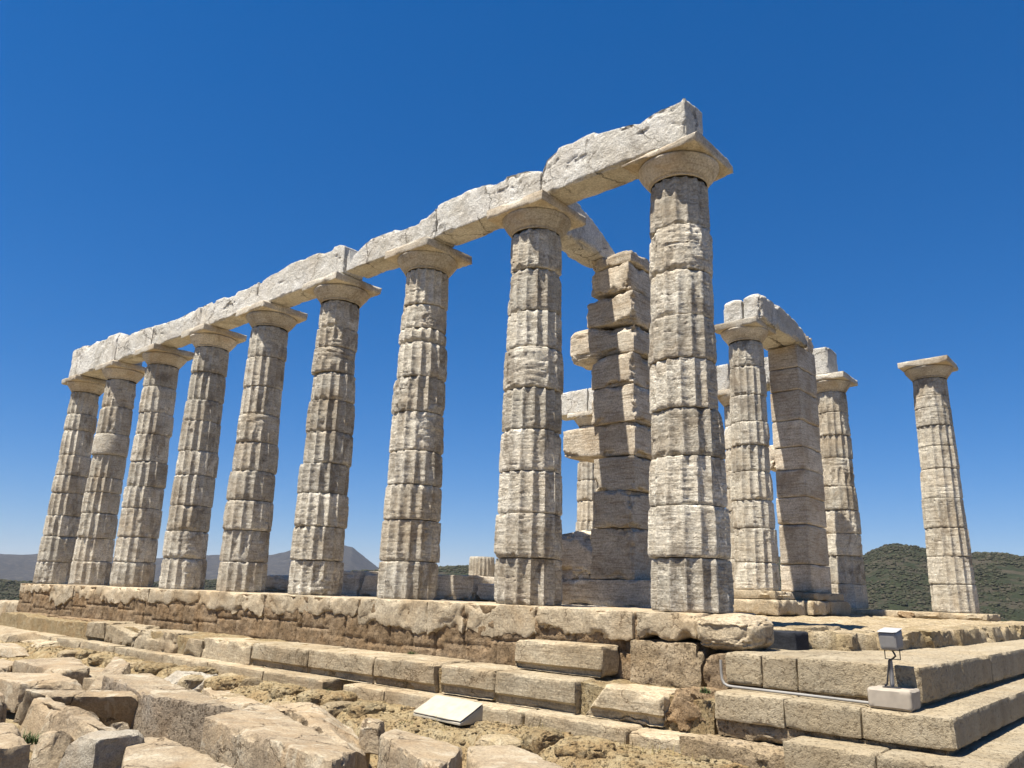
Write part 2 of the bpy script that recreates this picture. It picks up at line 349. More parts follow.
# the air: pale even haze round the whole scene
hm = bpy.data.materials.new('haze_air'); hm.use_nodes = True; ht = hm.node_tree; ht.nodes.clear()
ho = ht.nodes.new('ShaderNodeOutputMaterial'); hv = ht.nodes.new('ShaderNodeVolumePrincipled'); hv.inputs['Color'].default_value = (.62, .74, .95, 1); hv.inputs['Density'].default_value = .00005
hv.inputs['Anisotropy'].default_value = .1
ht.links.new(hv.outputs[0], ho.inputs['Volume'])
zlo, zhi = float(tz.min())-1, max(float(tz.max()), 30.)+4
hb = 5700.
hz = polymesh('haze', [(x*hb, y*hb, z) for z in (zlo, zhi) for (x, y) in ((-1, -1), (1, -1), (1, 1), (-1, 1))], [(3, 2, 1, 0), (4, 5, 6, 7), (0, 1, 5, 4), (1, 2, 6, 5), (2, 3, 7, 6), (3, 0, 4, 7)], hm)
tag(hz, kind='stuff')
# scrub bushes on the near hillsides (nobody could count them)
rng = np.random.RandomState(5)
def ico():
    import bmesh
    bm = bmesh.new(); bmesh.ops.create_icosphere(bm, subdivisions=1, radius=1); bm.verts.ensure_lookup_table()
    v = np.array([x.co[:] for x in bm.verts]); f = np.array([[q.index for q in p.verts] for p in bm.faces]); bm.free(); return v, f
iv, if_ = ico()
nb = 95000
ba = rng.uniform(radians(88), radians(172), nb); br = np.sqrt(rng.uniform(190**2, 800**2, nb))
bx = CAM[0]+br*np.cos(ba); by = CAM[1]+br*np.sin(ba)
keep = fbm(np.stack([bx, by, bx*0], 1)/30, 77, 5, .75) > -.14
bx, by, br = bx[keep], by[keep], br[keep]; nb = len(bx)
bz = terrain_z(bx, by); bs = rng.uniform(.25, .6, nb)*(1+.5*(rng.uniform(size=nb) > .9))*(1+.8*rng.uniform(size=nb)**6)*(1+br/1600)
sv = iv[None]*bs[:, None, None]*np.array([1.25, 1.25, .75])*(1+.35*rng.uniform(-1, 1, (nb, len(iv), 1)))
sv = sv+np.stack([bx, by, bz+.3*bs], 1)[:, None]
sf = if_[None]+(np.arange(nb)*len(iv))[:, None, None]
def scrub_mat():
    m = bpy.data.materials.new('scrub'); m.use_nodes = True; N = m.node_tree.nodes; L = m.node_tree.links; b = N['Principled BSDF']; b.inputs['Roughness'].default_value = .95; b.inputs['Specular IOR Level'].default_value = .1
    g = N.new('ShaderNodeNewGeometry'); r = N.new('ShaderNodeValToRGB'); e = r.color_ramp.elements
    e[0].color = (.03, .031, .019, 1); e[1].color = (.066, .058, .04, 1); e.new(.55).color = (.045, .047, .026, 1)
    L.new(g.outputs['Random Per Island'], r.inputs[0]); L.new(r.outputs[0], b.inputs['Base Color']); return m
sc = mesh('scrub', sv.reshape(-1, 3), sf.reshape(-1, 3), scrub_mat(), smooth=False); tag(sc, kind='stuff', label='dark green scrub bushes covering the hillsides beyond the temple', cat='scrub')

# near ground in front of the steps
gx0, gx1, gy0, gy1, gs = -34., 9., -11., -.5, .055
nx, ny = int((gx1-gx0)/gs), int((gy1-gy0)/gs)
GX, GY = np.meshgrid(np.linspace(gx0, gx1, nx), np.linspace(gy0, gy1, ny), indexing='ij'); gp = np.stack([GX.ravel(), GY.ravel(), GX.ravel()*0], 1)
def ground_z(x, y):
    p = np.stack([x, y, x*0], 1)
    edge = -2.35+.35*fbm(p*np.array([.9, 0, 0])+3, 9, 3)
    z = -1.62+.33*sstep(edge-.28, edge+.1, y)                     # bedding strip along the foot of the steps
    z = z+.05*fbm(p*1.1, 21, 3)+.06*np.abs(fbm(p*3.2, 22, 4, .6))+.03*fbm(p*9, 23, 3)
    z = z+.22*sstep(-9, -16, x)*sstep(-2.2, -3.2, y)
    d = np.minimum(np.minimum(x-gx0, gx1-x), y-gy0)
    return z-.6*(1-sstep(0, 1.2, d))
gz = ground_z(gp[:, 0], gp[:, 1]); gp[:, 2] = gz
gi = np.arange(nx*ny).reshape(nx, ny)
gF = np.stack([gi[:-1, :-1], gi[1:, :-1], gi[1:, 1:], gi[:-1, 1:]], -1).reshape(-1, 4)
g = mesh('ground', gp, gF, EARTH); tag(g, kind='structure')

# ------------------------------------------------------------------ TEMPLE PLATFORM
S = 2.52
plat = empty('temple_platform', (-9, 0, -1.3), 'long weathered temple base of capped brown stone carrying the front row of columns', 'platform')
def prof_slab(x0, x1, y0, y1, zt, zb, amp, seed):
    def fn(W, P):
        q = np.stack([W[:, 0]*1.7, W[:, 1]*0+seed, W[:, 2]*0], 1)
        d = amp*(fbm(q, seed, 2, .6)*1.1+.5*fbm(q*4, seed+1, 3, .7))
        W = W.copy(); W[:, 2] += (1-P[:, 2])*d
        q2 = np.stack([W[:, 0]*2.2, W[:, 2]*0+seed, W[:, 2]*2], 1)
        W[:, 1] += (P[:, 1] < .5)*(.018*fbm(q2, seed+3, 3)+.02*sstep(.1, .14, fbm(q2*.7, seed+9, 3)))
        return W
    return fn
xs = [-21.05, -18.55, -17.05, -15.38, -12.87, -10.67, -8.27, -6.91, -5.56, -3.93, -3.2, -1.9, -.43, .38]
for k in range(len(xs)-1):
    x0, x1 = xs[k]+.006, xs[k+1]-.006
    th = [.26, .38, .3, .36, .3, .36, .30, .27, .40, .42, .36, .36, .30][k]
    zt = [-.02, -.02, -.01, 0, 0, 0, 0, 0, 0, 0, 0, -.0, 0][k]
    block('stylobate_slab', box8(x0, x1, -.57-.02*(k % 2), 1.0, -th, zt, .008, k), SLABM, plat, res=.045 if k < 6 else .03, chip=.05, crad=.09, rough=.008,
          fn=prof_slab(x0, x1, 0, 0, zt, -th, .10 if k > 1 else .14, 40+k), seed=300+k)
# core under the slabs: rough blocks of brown poros, one continuous wall
def core_geo():
    def fn(W, P):
        W = W.copy(); q = np.stack([W[:, 0], W[:, 2], W[:, 1]], 1)
        jx = .62+.1*np.sin(np.arange(80)*12.9898)
        cx = np.concatenate([[0], np.cumsum(jx)])-21.2
        dj = np.abs(W[:, 0:1]-cx[None]+.03*fbm(q*3, 4, 2)[:, None]).min(1)
        front = P[:, 1] < .5
        hz = np.abs(((W[:, 2]+.12*np.sin(np.floor(W[:, 0]/.9)*7.1)) % .36)-.18)
        W[:, 1] += front*(.04*np.exp(-(dj/.022)**2)+.025*np.exp(-(hz/.02)**2)+.03*fbm(q*2.6, 7, 4, .62)+.02*fbm(q*11, 8, 3, .6))
        return W
    return fn
W = []; Fs = []; n0 = 0
for k in range(6):
    x0 = -20.95+k*3.43; x1 = x0+3.43
    a, f = block_geo(box8(x0, x1, -.545, 1.0, -.80-.0, -.02), res=.026, chip=0, crad=.01, rough=.0, fn=core_geo(), seed=900)
    W.append(a); Fs.append(f+n0); n0 += len(a)
W = np.concatenate(W)-np.array(plat.location)
mesh('core_wall', W, np.concatenate(Fs), CORE, plat, 50)
block('corner_block', box8(-.48, .42, -.60, .5, -.80, -.315, .01, 4), PITPOR, plat, res=.026, chip=.07, crad=.12, rough=.02, seed=77)
# interior floor of the temple: worn foundation paving
def floor_sheet():
    x0, x1, y0, y1 = -22., 2.2, .3, 13.5
    n1, n2 = 420, 240
    A, B = np.meshgrid(np.linspace(0, 1, n1), np.linspace(0, 1, n2), indexing='ij')
    Y = y0+(y1-y0)*B
    ex = np.interp(Y, [.3, .7, 1.2, 1.6, 3, 5.5, 9, 13.5], [.75, 1.35, 1.62, 1.75, 1.9, 2.0, 2.05, 2.05])
    X = x0+(ex-x0)*A**.6
    p = np.stack([X.ravel(), Y.ravel(), X.ravel()*0], 1)
    z = -.16+.035*fbm(p*1.3, 61, 3)+.03*fbm(p*5, 62, 3)
    jy = np.abs(((p[:, 1]+.1*np.floor(p[:, 0]/1.25)) % .92)-.46); jx = np.abs((p[:, 0] % 1.25)-.625)
    z -= .035*np.exp(-((.46-jy)/.03)**2)+.035*np.exp(-((.625-jx)/.03)**2)
    z = z.reshape(A.shape)
    # rim: drop at the broken east edge
    e = (ex-X); wob = (.05*fbm(p*2.5, 63, 3)).reshape(A.shape)
    V = np.stack([X+wob*(A > .9), Y, z], -1)
    rim = V[-1].copy(); rows = [rim+np.array([.03, 0, -.05]), rim+np.array([.05, -.01, -.16]), rim+np.array([.02, -.01, -.3]), rim+np.array([.02, 0, -1.3])]
    V = np.concatenate([V, np.stack(rows)], 0)
    # south rim as well
    I = np.arange(V.shape[0]*n2).reshape(V.shape[0], n2)
    F = np.stack([I[:-1, :-1], I[1:, :-1], I[1:, 1:], I[:-1, 1:]], -1).reshape(-1, 4)
    P = V.reshape(-1, 3)
    sr = P[I[:, 0]].copy(); sr[:, 2] = -1.3; base = len(P); P = np.concatenate([P, sr]); J = np.arange(base, base+len(sr))
    F = np.concatenate([F, np.stack([I[:-1, 0], J[:-1], J[1:], I[1:, 0]], -1)])
    nr = P[I[:, -1]].copy(); nr[:, 2] = -1.3; base = len(P); P = np.concatenate([P, nr]); J = np.arange(base, base+len(nr))
    F = np.concatenate([F, np.stack([I[:-1, -1], I[1:, -1], J[1:], J[:-1]], -1)])
    return P, F
P, F = floor_sheet(); fl = mesh('floor', P, F, FLOORM, None, 50); tag(fl, kind='structure')
# edge stones of the broken paving
for k, (x0, x1, y0, y1, z1) in enumerate([(.62, 1.22, .62, 1.5, -.14), (1.24, 1.6, .72, 1.6, -.17), (1.5, 1.86, 1.25, 2.4, -.15), (1.62, 1.98, 2.45, 3.6, -.15), (1.68, 2.04, 3.65, 5.2, -.14), (1.7, 2.1, 5.25, 7.3, -.13), (1.72, 2.12, 7.35, 10.2, -.13)]):
    o = block('paving_block', box8(x0, x1, y0, y1, -.42, z1, .03, k), FLOORM, None, res=.035, chip=.09, crad=.14, rough=.02, seed=120+k)
    tag(o, ['pale paving block with a flat shaded front just right of the round boulder', 'knobbly paving block with an eroded front behind the floodlight', 'worn paving block at the ragged pavement edge right behind the floodlight head', 'low paving block at the ragged edge to the right of the floodlight', 'long paving block along the ragged edge below the lone column', 'dark fronted paving block in the pavement edge right of the lone column plinth', 'farthest paving block in the ragged edge at the right picture margin'][k], 'stone block', 'blocks along the broken pavement edge')

# reconstructed poros steps at the corner
ps = empty('stone_steps', (1.8, 2.0, -1.4), 'clean cut beige stepped corner of restored stone blocks at the right of the temple', 'steps')
def stepcourse(yf, xe, z0, z1, xjoints, ynorth, sd, depth):
    for k in range(len(xjoints)-1):
        x0, x1 = xjoints[k]+.003, xjoints[k+1]-.003
        last = k == len(xjoints)-2
        block('step_block', box8(x0, x1 if not last else xe, yf, yf+depth, z0, z1, .004, sd+k), POROS, ps, res=.025, chip=.014, crad=.026, rough=.006, seed=sd+k)
    yy = yf+depth
    for k in range(4):
        y1 = yy+[1.35, 2.3, 3.6, 5.6][k]
        block('step_block', box8(xe-depth-.5, xe, yy+.003, y1, z0, z1, .004, sd+20+k), POROS, ps, res=.035, chip=.012, crad=.024, rough=.004, seed=sd+20+k)
        yy = y1
stepcourse(-.95, 2.70, -.655, -.355, [.885, 1.27, 1.62, 2.69], 0, 500, 1.5)
stepcourse(-1.30, 3.0, -.945, -.695, [.925, 1.62, 2.29, 2.99], 0, 540, .9)
stepcourse(-1.66, 3.32, -1.35, -.985, [1.74, 2.5, 3.31], 0, 580, .9)
# recessed bedding course under the second step and the rough stones at its left
block('bedding_course', box8(.93, 2.93, -1.25, 4.0, -1.1, -.942, .0, 3), PITPOR, ps, res=.05, chip=.05, crad=.07, rough=.02, seed=33)
block('bedding_course', box8(.9, 2.64, -.91, 4.0, -.8, -.652, .0, 3), PITPOR, ps, res=.05, chip=.02, crad=.07, rough=.01, seed=34)
block('bedding_course', box8(.72, 1.9, -1.62, -1.0, -1.42, -1.1, .02, 3), PITPOR, ps, res=.035, chip=.06, crad=.1, rough=.025, seed=35)

# ------------------------------------------------------------------ LOOSE STEP BLOCKS
def tb(name, C, mat, label, group, cat='stone block', **k): return tag(block(name, C, mat, **k), label, cat, group)
G3 = 'marble blocks of the middle step row'
def lip(h):      # lower margin set back, as on these unfinished step blocks
    def fn(W, P):
        W = W.copy(); t = P[:, 2]; W[:, 1] += np.where((P[:, 1] < .02) & (t < h), .055, 0); return W
    return fn
mid = [(-14.2, -13.0, -1.05, -.74, 'grey end block at the far left of the middle step row, half hidden'),
       (-13.0, -11.6, -1.1, -.74, 'broad weathered block with a flaked top in the middle step row below the leftmost columns'),
       (-11.55, -9.95, -1.28, -.76, 'big block with a dark ochre broken end in the middle step row')]
for k, (x0, x1, z0, z1, lb) in enumerate(mid):
    tb('step_block', box8(x0, x1, -1.32, -.6, z0, z1, .03, k), STEPM, lb, G3, res=.035, chip=.12, crad=.18, rough=.014, cuts=3, cutdepth=.16, seed=140+k)
mid2 = [(-9.62, -8.95, -1.14, -.83, 2, 'small tilted block right of the dark gap in the middle step row'),
        (-8.9, -7.35, -1.2, -.78, 3, 'reddish sloping broken block in the middle step row between two gaps'),
        (-7.33, -5.75, -1.12, -.76, 0, 'squared block with a recessed lower margin, left end of the four joined step blocks'),
        (-5.74, -4.2, -1.12, -.755, 0, 'squared block with a shallow hollow on top among the joined step blocks'),
        (-4.19, -2.98, -1.12, -.75, 0, 'squared block with a dark brown right end face above the white sign'),
        (-2.86, -1.93, -1.1, -.755, 1, 'pale round edged block behind the white sign in the middle step row'),
        (-1.92, -.72, -1.1, -.755, 0, 'long block with a dark recessed lower margin right of the white sign'),
        (-.62, .40, -1.1, -.775, 2, 'rough topped block at the right end of the middle step row')]
for k, (x0, x1, z0, z1, cu, lb) in enumerate(mid2):
    tb('step_block', box8(x0, x1, -1.30, -.56, z0, z1, .012, k+9), STEPM, lb, G3, res=.03, chip=.022 if cu < 2 else .06, crad=.035 if cu < 2 else .09, rough=.007, cuts=cu, cutdepth=.12, seed=160+k, fn=lip(.3) if x0 > -8 else None)
tb('step_block', box8(-1.93, -.64, -.93, -.53, -.735, -.395, .012, 2), STEPM, 'squared tan block alone on the ledge below the two nearest columns', None, res=.028, chip=.025, crad=.04, rough=.005, cuts=1, cutdepth=.06, seed=181, fn=lip(.22))
GE = 'thin marble blocks of the lowest step row'
low = [(-22.5, -20.4), (-20.35, -18.6), (-18.55, -17.0), (-16.95, -15.3), (-15.25, -13.7), (-13.6, -11.9), (-11.85, -9.8), (-9.79, -8.2), (-8.19, -6.5), (-6.49, -4.93), (-4.5, -3.62), (-3.61, -2.2), (-2.19, -1.26), (-1.24, .1), (.11, 1.38)]
lowl = ['farthest thin block of the lowest step row at the left picture edge', 'second farthest thin block of the lowest step row at left', 'thin grey block in the lowest step row below the leftmost column', 'thin grey block in the lowest step row below the second column', 'thin pale block in the lowest step row beside the tilted end of a fallen slab', 'thin rounded pale block in the lowest step row behind the white broken rock', 'thin block in the lowest step row under the dark gap', 'thin squared block in the lowest step row below the small tilted block', 'thin squared block in the lowest step row below the first joined step block', 'thin block in the lowest step row ending in a dark cut face before a gap', 'thin block just right of the dark gap in the lowest step row', 'thin block in the lowest step row running behind the white sign', 'thin block with a chipped top corner, right of the white sign, lowest row', 'thin cracked block with a slanted left end in the lowest step row', 'thin cracked block with a chipped right end, rightmost in the lowest step row']
for k, ((x0, x1), lb) in enumerate(zip(low, lowl)):
    far = x1 < -10
    tb('step_block', box8(x0, x1, -1.56, -.95, -1.36, -1.12+(.01 if k % 2 else 0), .01, k+50), STEPM, lb, GE, res=.045 if far else .03, chip=.05 if far else .02, crad=.07 if far else .035, rough=.005, cuts=2 if far else 0, cutdepth=.07, seed=200+k)
# low rough wall course continuing the base at the far left
for k, (x0, x1, y0, z0, z1, lb) in enumerate([(-20.6, -17.6, -.82, -1.1, -.78, 'low rough brown foundation course in front of the base at far left'), (-17.55, -14.4, -.85, -1.1, -.76, 'low rough brown foundation course in front of the base below the second column'), (-24.2, -21.2, -.4, -1.1, -.55, 'pale ruined block off the left end of the temple base')]):
    tb('foundation_block', box8(x0, x1, y0, .3, z0, z1, .03, k), CORE if k < 2 else SLABM, lb, None, res=.05, chip=.1, crad=.14, rough=.03, seed=230+k)
# ledge fill under the middle row (earth and rubble behind the step blocks)
lf = block('earth_ledge', box8(-20, .9, -1.22, -.45, -1.4, -.785, 0), EARTH, res=.07, chip=.0, rough=.02, lump=.05, seed=250); tag(lf, kind='structure')

# boulders and stones beside the ninth column
import bmesh
def boulder(name, c, r, mat, label, seed, rough=.1, cat='boulder', group=None, flat=.6, sub=6):
    bm = bmesh.new(); bmesh.ops.create_icosphere(bm, subdivisions=sub, radius=1); P = np.array([v.co[:] for v in bm.verts]); Fb = np.array([[v.index for v in f.verts] for f in bm.faces]); bm.free()
    Q = np.sign(P)*np.abs(P)**flat; Q = Q/np.abs(Q).max()
    V = Q*np.array(r); V = V*(1+rough*fbm(P*1.6+seed, seed, 3)[:, None]+.035*fbm(P*6+seed, seed+1, 3, .6)[:, None]-.05*sstep(.1, .2, fbm(P*2.4+seed, seed+2, 3))[:, None])
    o = mesh(name, V+np.array(c), Fb, mat, None, 45); return tag(rebase(o), label, cat, group)
boulder('boulder', (.70, -.30, -.185), (.37, .34, .195), SLABM, 'rounded ochre boulder beside the foot of the nearest column', 260, .11)
tb('stone', box8(.47, .82, -.72, -.2, -.80, -.42, .05, 8), CORE, 'small pitted stone wedged between the corner block and the restored steps', None, cat='stone', res=.025, chip=.1, crad=.12, rough=.03, cuts=3, cutdepth=.08, seed=261)
tb('stone', box8(.36, .93, -1.24, -.5, -1.1, -.74, .03, 9), CORE, 'undercut rough stone at the left end of the second restored step', None, cat='stone', res=.028, chip=.14, crad=.2, rough=.03, cuts=3, cutdepth=.1, seed=262)

tb('gap_shade_slab', box8(.55, 1.20, .12, .50, -.40, -.165, .006, 5), GAP_SHADE, 'black slab standing in for shade in the gap between boulder and pavement edge', None, cat='slab', res=.03, chip=.01, crad=.03, rough=.002, seed=263)  # no real slab here: the dark of an open gap, built as black stone
# ------------------------------------------------------------------ COLUMNS
def column(x, y, label, group, seed, z0=0., H=5.55, R0=.5, R1=.395, joints=None, q=2, capital=True, mat=None, smoothd=(), bulge=(), damage=.5, ab=(.56, .165), flutes=16, brk=False, calm=False):
    root = empty('column', (x, y, z0), label, 'column', group)
    rng = np.random.RandomState(seed); mat = mat or MARBLE
    if joints is None:
        n = int(round(H/.6)); j = np.linspace(0, H, n+1); j[1:-1] += rng.uniform(-.07, .07, n-1); joints = list(j)
    na = flutes*[8, 10, 14][q]; dz = [.04, .026, .017][q]
    th = np.arange(na)/na*2*pi
    for d in range(len(joints)-1):
        a, b = joints[d], joints[d+1]
        nz = max(4, int((b-a)/dz)); e = np.linspace(0, 1, nz+1); 
        zz = a+(b-a)*e; zz[0] += .006; zz[-1] -= .006
        T, Z = np.meshgrid(th, zz, indexing='xy'); rot = rng.uniform(-.03, .03)
        Rz = R0+(R1-R0)*(Z/H)+.006*np.sin(pi*Z/H)
        sc = 1+rng.uniform(-.03, .022)+(.055 if d in bulge else 0); rag_e = rng.choice([.4, .7, 1.1, 1.8]); dmg = rng.choice([-.3, -.2, -.1, .05, .25]); blg = rng.choice([0., .004, .008, .013])
        if calm: sc = 1+rng.uniform(-.006, .006); rag_e = .35; dmg = -.35; blg = 0; dep = .062
        ph = (T-rot)*flutes/(2*pi); u = 2*np.abs(ph-np.floor(ph)-.5)      # 1 at arris, 0 mid flute
        dep = rng.choice([.045, .055, .062, .07]); fl = dep*(Rz/.5)*(1-u*u)
        P = np.stack([np.cos(T)*Rz, np.sin(T)*Rz, Z], -1).reshape(-1, 3)+np.array([seed*3.7 % 50, seed*1.9 % 50, seed*.7 % 50])
        sh = T.shape
        wear = (fbm(P*np.array([1.6, 1.6, 1.3]), seed+1, 3)).reshape(sh)
        wear2 = (fbm(P*np.array([6, 6, 5]), seed+2, 3, .6)).reshape(sh)
        er = .004+.026*np.clip(wear+.1*damage, 0, 1)+.010*np.clip(wear2, 0, 1)
        if d in smoothd: r = Rz*1.0+0*fl
        else:
            r = np.minimum(Rz-fl, Rz-er)
            # flutes lost to weathering in patches
            lost = .9*sstep(.3, .5, wear+.4*wear2+(damage-.5)*.3+dmg)
            rag = .010*(fbm(P*np.array([4, 4, 22]), seed+3, 3, .65)).reshape(sh)
            r = r*(1-lost)+(Rz-.034+1.6*rag)*lost
            # horizontal bedding cracks
            bed = fbm(P*np.array([1.3, 1.3, 17]), seed+4, 4, .6).reshape(sh)
            r = r-.012*np.exp(-((bed-.10)/.022)**2)*sstep(-.25, .2, wear2+.1)-.004*sstep(.1, .16, bed)
        r = r+.003*wear2+.0025*fbm(P*np.array([22, 22, 30]), seed+5, 2).reshape(sh)
        tt_ = (Z-a)/(b-a); r = (r+blg*(1-(2*tt_-1)**4)-.5*blg)*sc
        # broken drum edges
        cn = np.clip(fbm(P*np.array([3.4, 3.4, 1.6]), seed+6+d, 5, .65).reshape(sh)*2.+.3, 0, 1)
        de = np.minimum(Z-a, b-Z)
        r = r-(.010+.03*rag_e*cn**2)*np.clip(1-de/(.012+.05*cn*rag_e**.5), 0, 1)
        dx, dy = rng.uniform(-.016, .016, 2)
        X = np.cos(T)*r+dx; Y = np.sin(T)*r+dy
        V = np.stack([X, Y, Z], -1).reshape(-1, 3)
        I = np.arange(len(V)).reshape(nz+1, na); J = np.roll(I, -1, 1)
        F = np.stack([I[:-1], J[:-1], J[1:], I[1:]], -1).reshape(-1, 4)
        # caps: ring to centre, paired
        c = len(V); V = np.concatenate([V, [[dx, dy, zz[0]], [dx, dy, zz[-1]]]])
        k = np.arange(0, na, 2)
        F = np.concatenate([F, np.stack([np.full(len(k), c), I[0][(k+2) % na], I[0][(k+1) % na], I[0][k]], -1), np.stack([np.full(len(k), c+1), I[-1][k], I[-1][(k+1) % na], I[-1][(k+2) % na]], -1)])
        mesh('drum', V, F, mat, root, 42)
    if capital:
        hw, ath = ab; zt = H
        pr = [(R1-.02, 0), (R1-.004, .004), (R1+.002, .018), (R1-.008, .024), (R1+.008, .032), (R1+.002, .038), (R1+.016, .046), (R1+.045, .085), (R1+.08, .13), (R1+.112, .175), (R1+.138, .215), (R1+.15, .24), (R1+.15, .252), (R1+.14, .264)]
        s = np.linspace(0, len(pr)-1, 34); rr = np.interp(s, range(len(pr)), [p[0] for p in pr]); hh = np.interp(s, range(len(pr)), [p[1] for p in pr])
        n = 96; tt = np.arange(n)/n*2*pi
        T, Rr = np.meshgrid(tt, rr); _, Hh = np.meshgrid(tt, hh)
        P = np.stack([np.cos(T)*Rr, np.sin(T)*Rr, Hh], -1).reshape(-1, 3)+seed*1.3
        w = fbm(P*4, seed+8, 3).reshape(T.shape); Rr = Rr-.022*np.clip(w, 0, 1)-.006*fbm(P*14, seed+9, 2).reshape(T.shape)
        V = np.stack([np.cos(T)*Rr, np.sin(T)*Rr, zt+Hh], -1).reshape(-1, 3); I = np.arange(len(V)).reshape(len(rr), n); J = np.roll(I, -1, 1)
        F = np.stack([I[:-1], J[:-1], J[1:], I[1:]], -1).reshape(-1, 4)
        k = np.arange(0, n, 2); c = len(V); V = np.concatenate([V, [[0, 0, zt+hh[-1]]]]); F = np.concatenate([F, np.stack([np.full(len(k), c), I[-1][k], I[-1][(k+1) % n], I[-1][(k+2) % n]], -1)])
        cp = mesh('capital', V, F, CAPM, root, 45)
        zb = zt+.266
        Wb, Fb = block_geo(box8(-hw, hw, -hw, hw, zb, zb+ath, .01, seed), res=.035, chip=.022, crad=.045, rough=.004, cuts=0, seed=seed+60)
        if brk:      # broken upper front edge
            nn = np.array([-.06, -.58, .81]); nn /= np.linalg.norm(nn); p0 = np.array([0, -.43, zb+ath])
            sx = np.maximum(0, (Wb-p0)@nn-.02*fbm(Wb*6, 5, 3)); Wb = Wb-nn*sx[:, None]
        mesh('abacus', Wb, Fb, CAPM, cp, 40)
    return root
GC = 'tall fluted columns of the front row'
J9 = [0, .61, 1.22, 1.81, 2.40, 3.06, 3.62, 4.24, 4.84, 5.33, 5.55]; J9 = [0, .61, 1.22, 1.81, 2.40, 3.03, 3.60, 4.22, 4.86, 5.55]
J8 = [0, .62, 1.23, 1.82, 2.42, 3.03, 3.66, 4.23, 4.90, 5.55]
J7 = [0, .58, 1.23, 1.79, 2.35, 3.0, 3.61, 4.22, 4.47, 4.90, 5.55]
cl = ['leftmost column of the front row, farthest from the viewer', 'second column from the left with one smooth pale drum in its middle', 'third column from the left in the front row', 'fourth column from the left in the front row, streaked dark', 'fifth column from the left with a bulging drum low down', 'sixth column from the left with wide chipped lower drums', 'seventh column from the left, third nearest, with deep flutes low down', 'eighth column, second nearest, where a cross beam meets the row', 'nearest and largest column under the broken right end of the architrave']
for i in range(9):
    kw = dict(q=2 if i >= 5 else 1, seed=31+i*5, damage=[.5, .45, .5, .5, .45, .55, .5, .5, .55][i])
    if i == 8: kw['joints'] = J9; kw['brk'] = True
    if i == 7: kw['joints'] = J8
    if i == 6: kw['joints'] = J7
    if i == 1: kw['smoothd'] = (6,); kw['joints'] = [0, .6, 1.2, 1.85, 2.4, 2.8, 3.42, 4.0, 4.75, 5.55]
    if i == 4: kw['joints'] = [0, .58, 1.2, 1.8, 2.4, 3.0, 3.6, 4.2, 4.85, 5.55]; kw['bulge'] = (2,)
    if i == 5: kw['joints'] = [0, .6, 1.2, 1.8, 2.35, 2.95, 3.55, 4.1, 4.6, 5.0, 5.55]; kw['bulge'] = (2,)
    column((i-8)*S, 0, cl[i], GC, **kw)
RN = 12.25
column(.1, RN, 'lone column standing apart at the right against the hill', 'columns of the far row', 71, q=2, damage=.1, calm=True, joints=[0, .62, 1.25, 1.9, 2.6, 3.3, 3.85, 4.35, 4.8, 5.1, 5.55])
column(-2.34, RN, 'column of the far row behind the tall pillar, carrying a small block', 'columns of the far row', 76, q=1, damage=.45)
column(-5.0, RN, 'partly hidden far row column showing between the nearest column and the porch column', 'columns of the far row', 81, q=0)
column(-7.6, RN, 'far row column hidden behind the ruined wall end', 'columns of the far row', 86, q=0)
column(-10.25, RN, 'far row column glimpsed between the eighth column and the ruined wall end', 'columns of the far row', 91, q=0, damage=.2)
column(-2.54, 7.5, 'porch column with two pale block ends on its capital, left of the tall pillar', None, 96, z0=.34, q=2, H=5.42, R0=.475, R1=.38, damage=.2, ab=(.53, .16))
column(-11.0, 8.0, 'short fluted column stub standing on low walls far inside the temple', None, 99, z0=.5, q=0, H=.6, R0=.37, R1=.365, joints=[0, .6], capital=False, flutes=20, damage=0.)

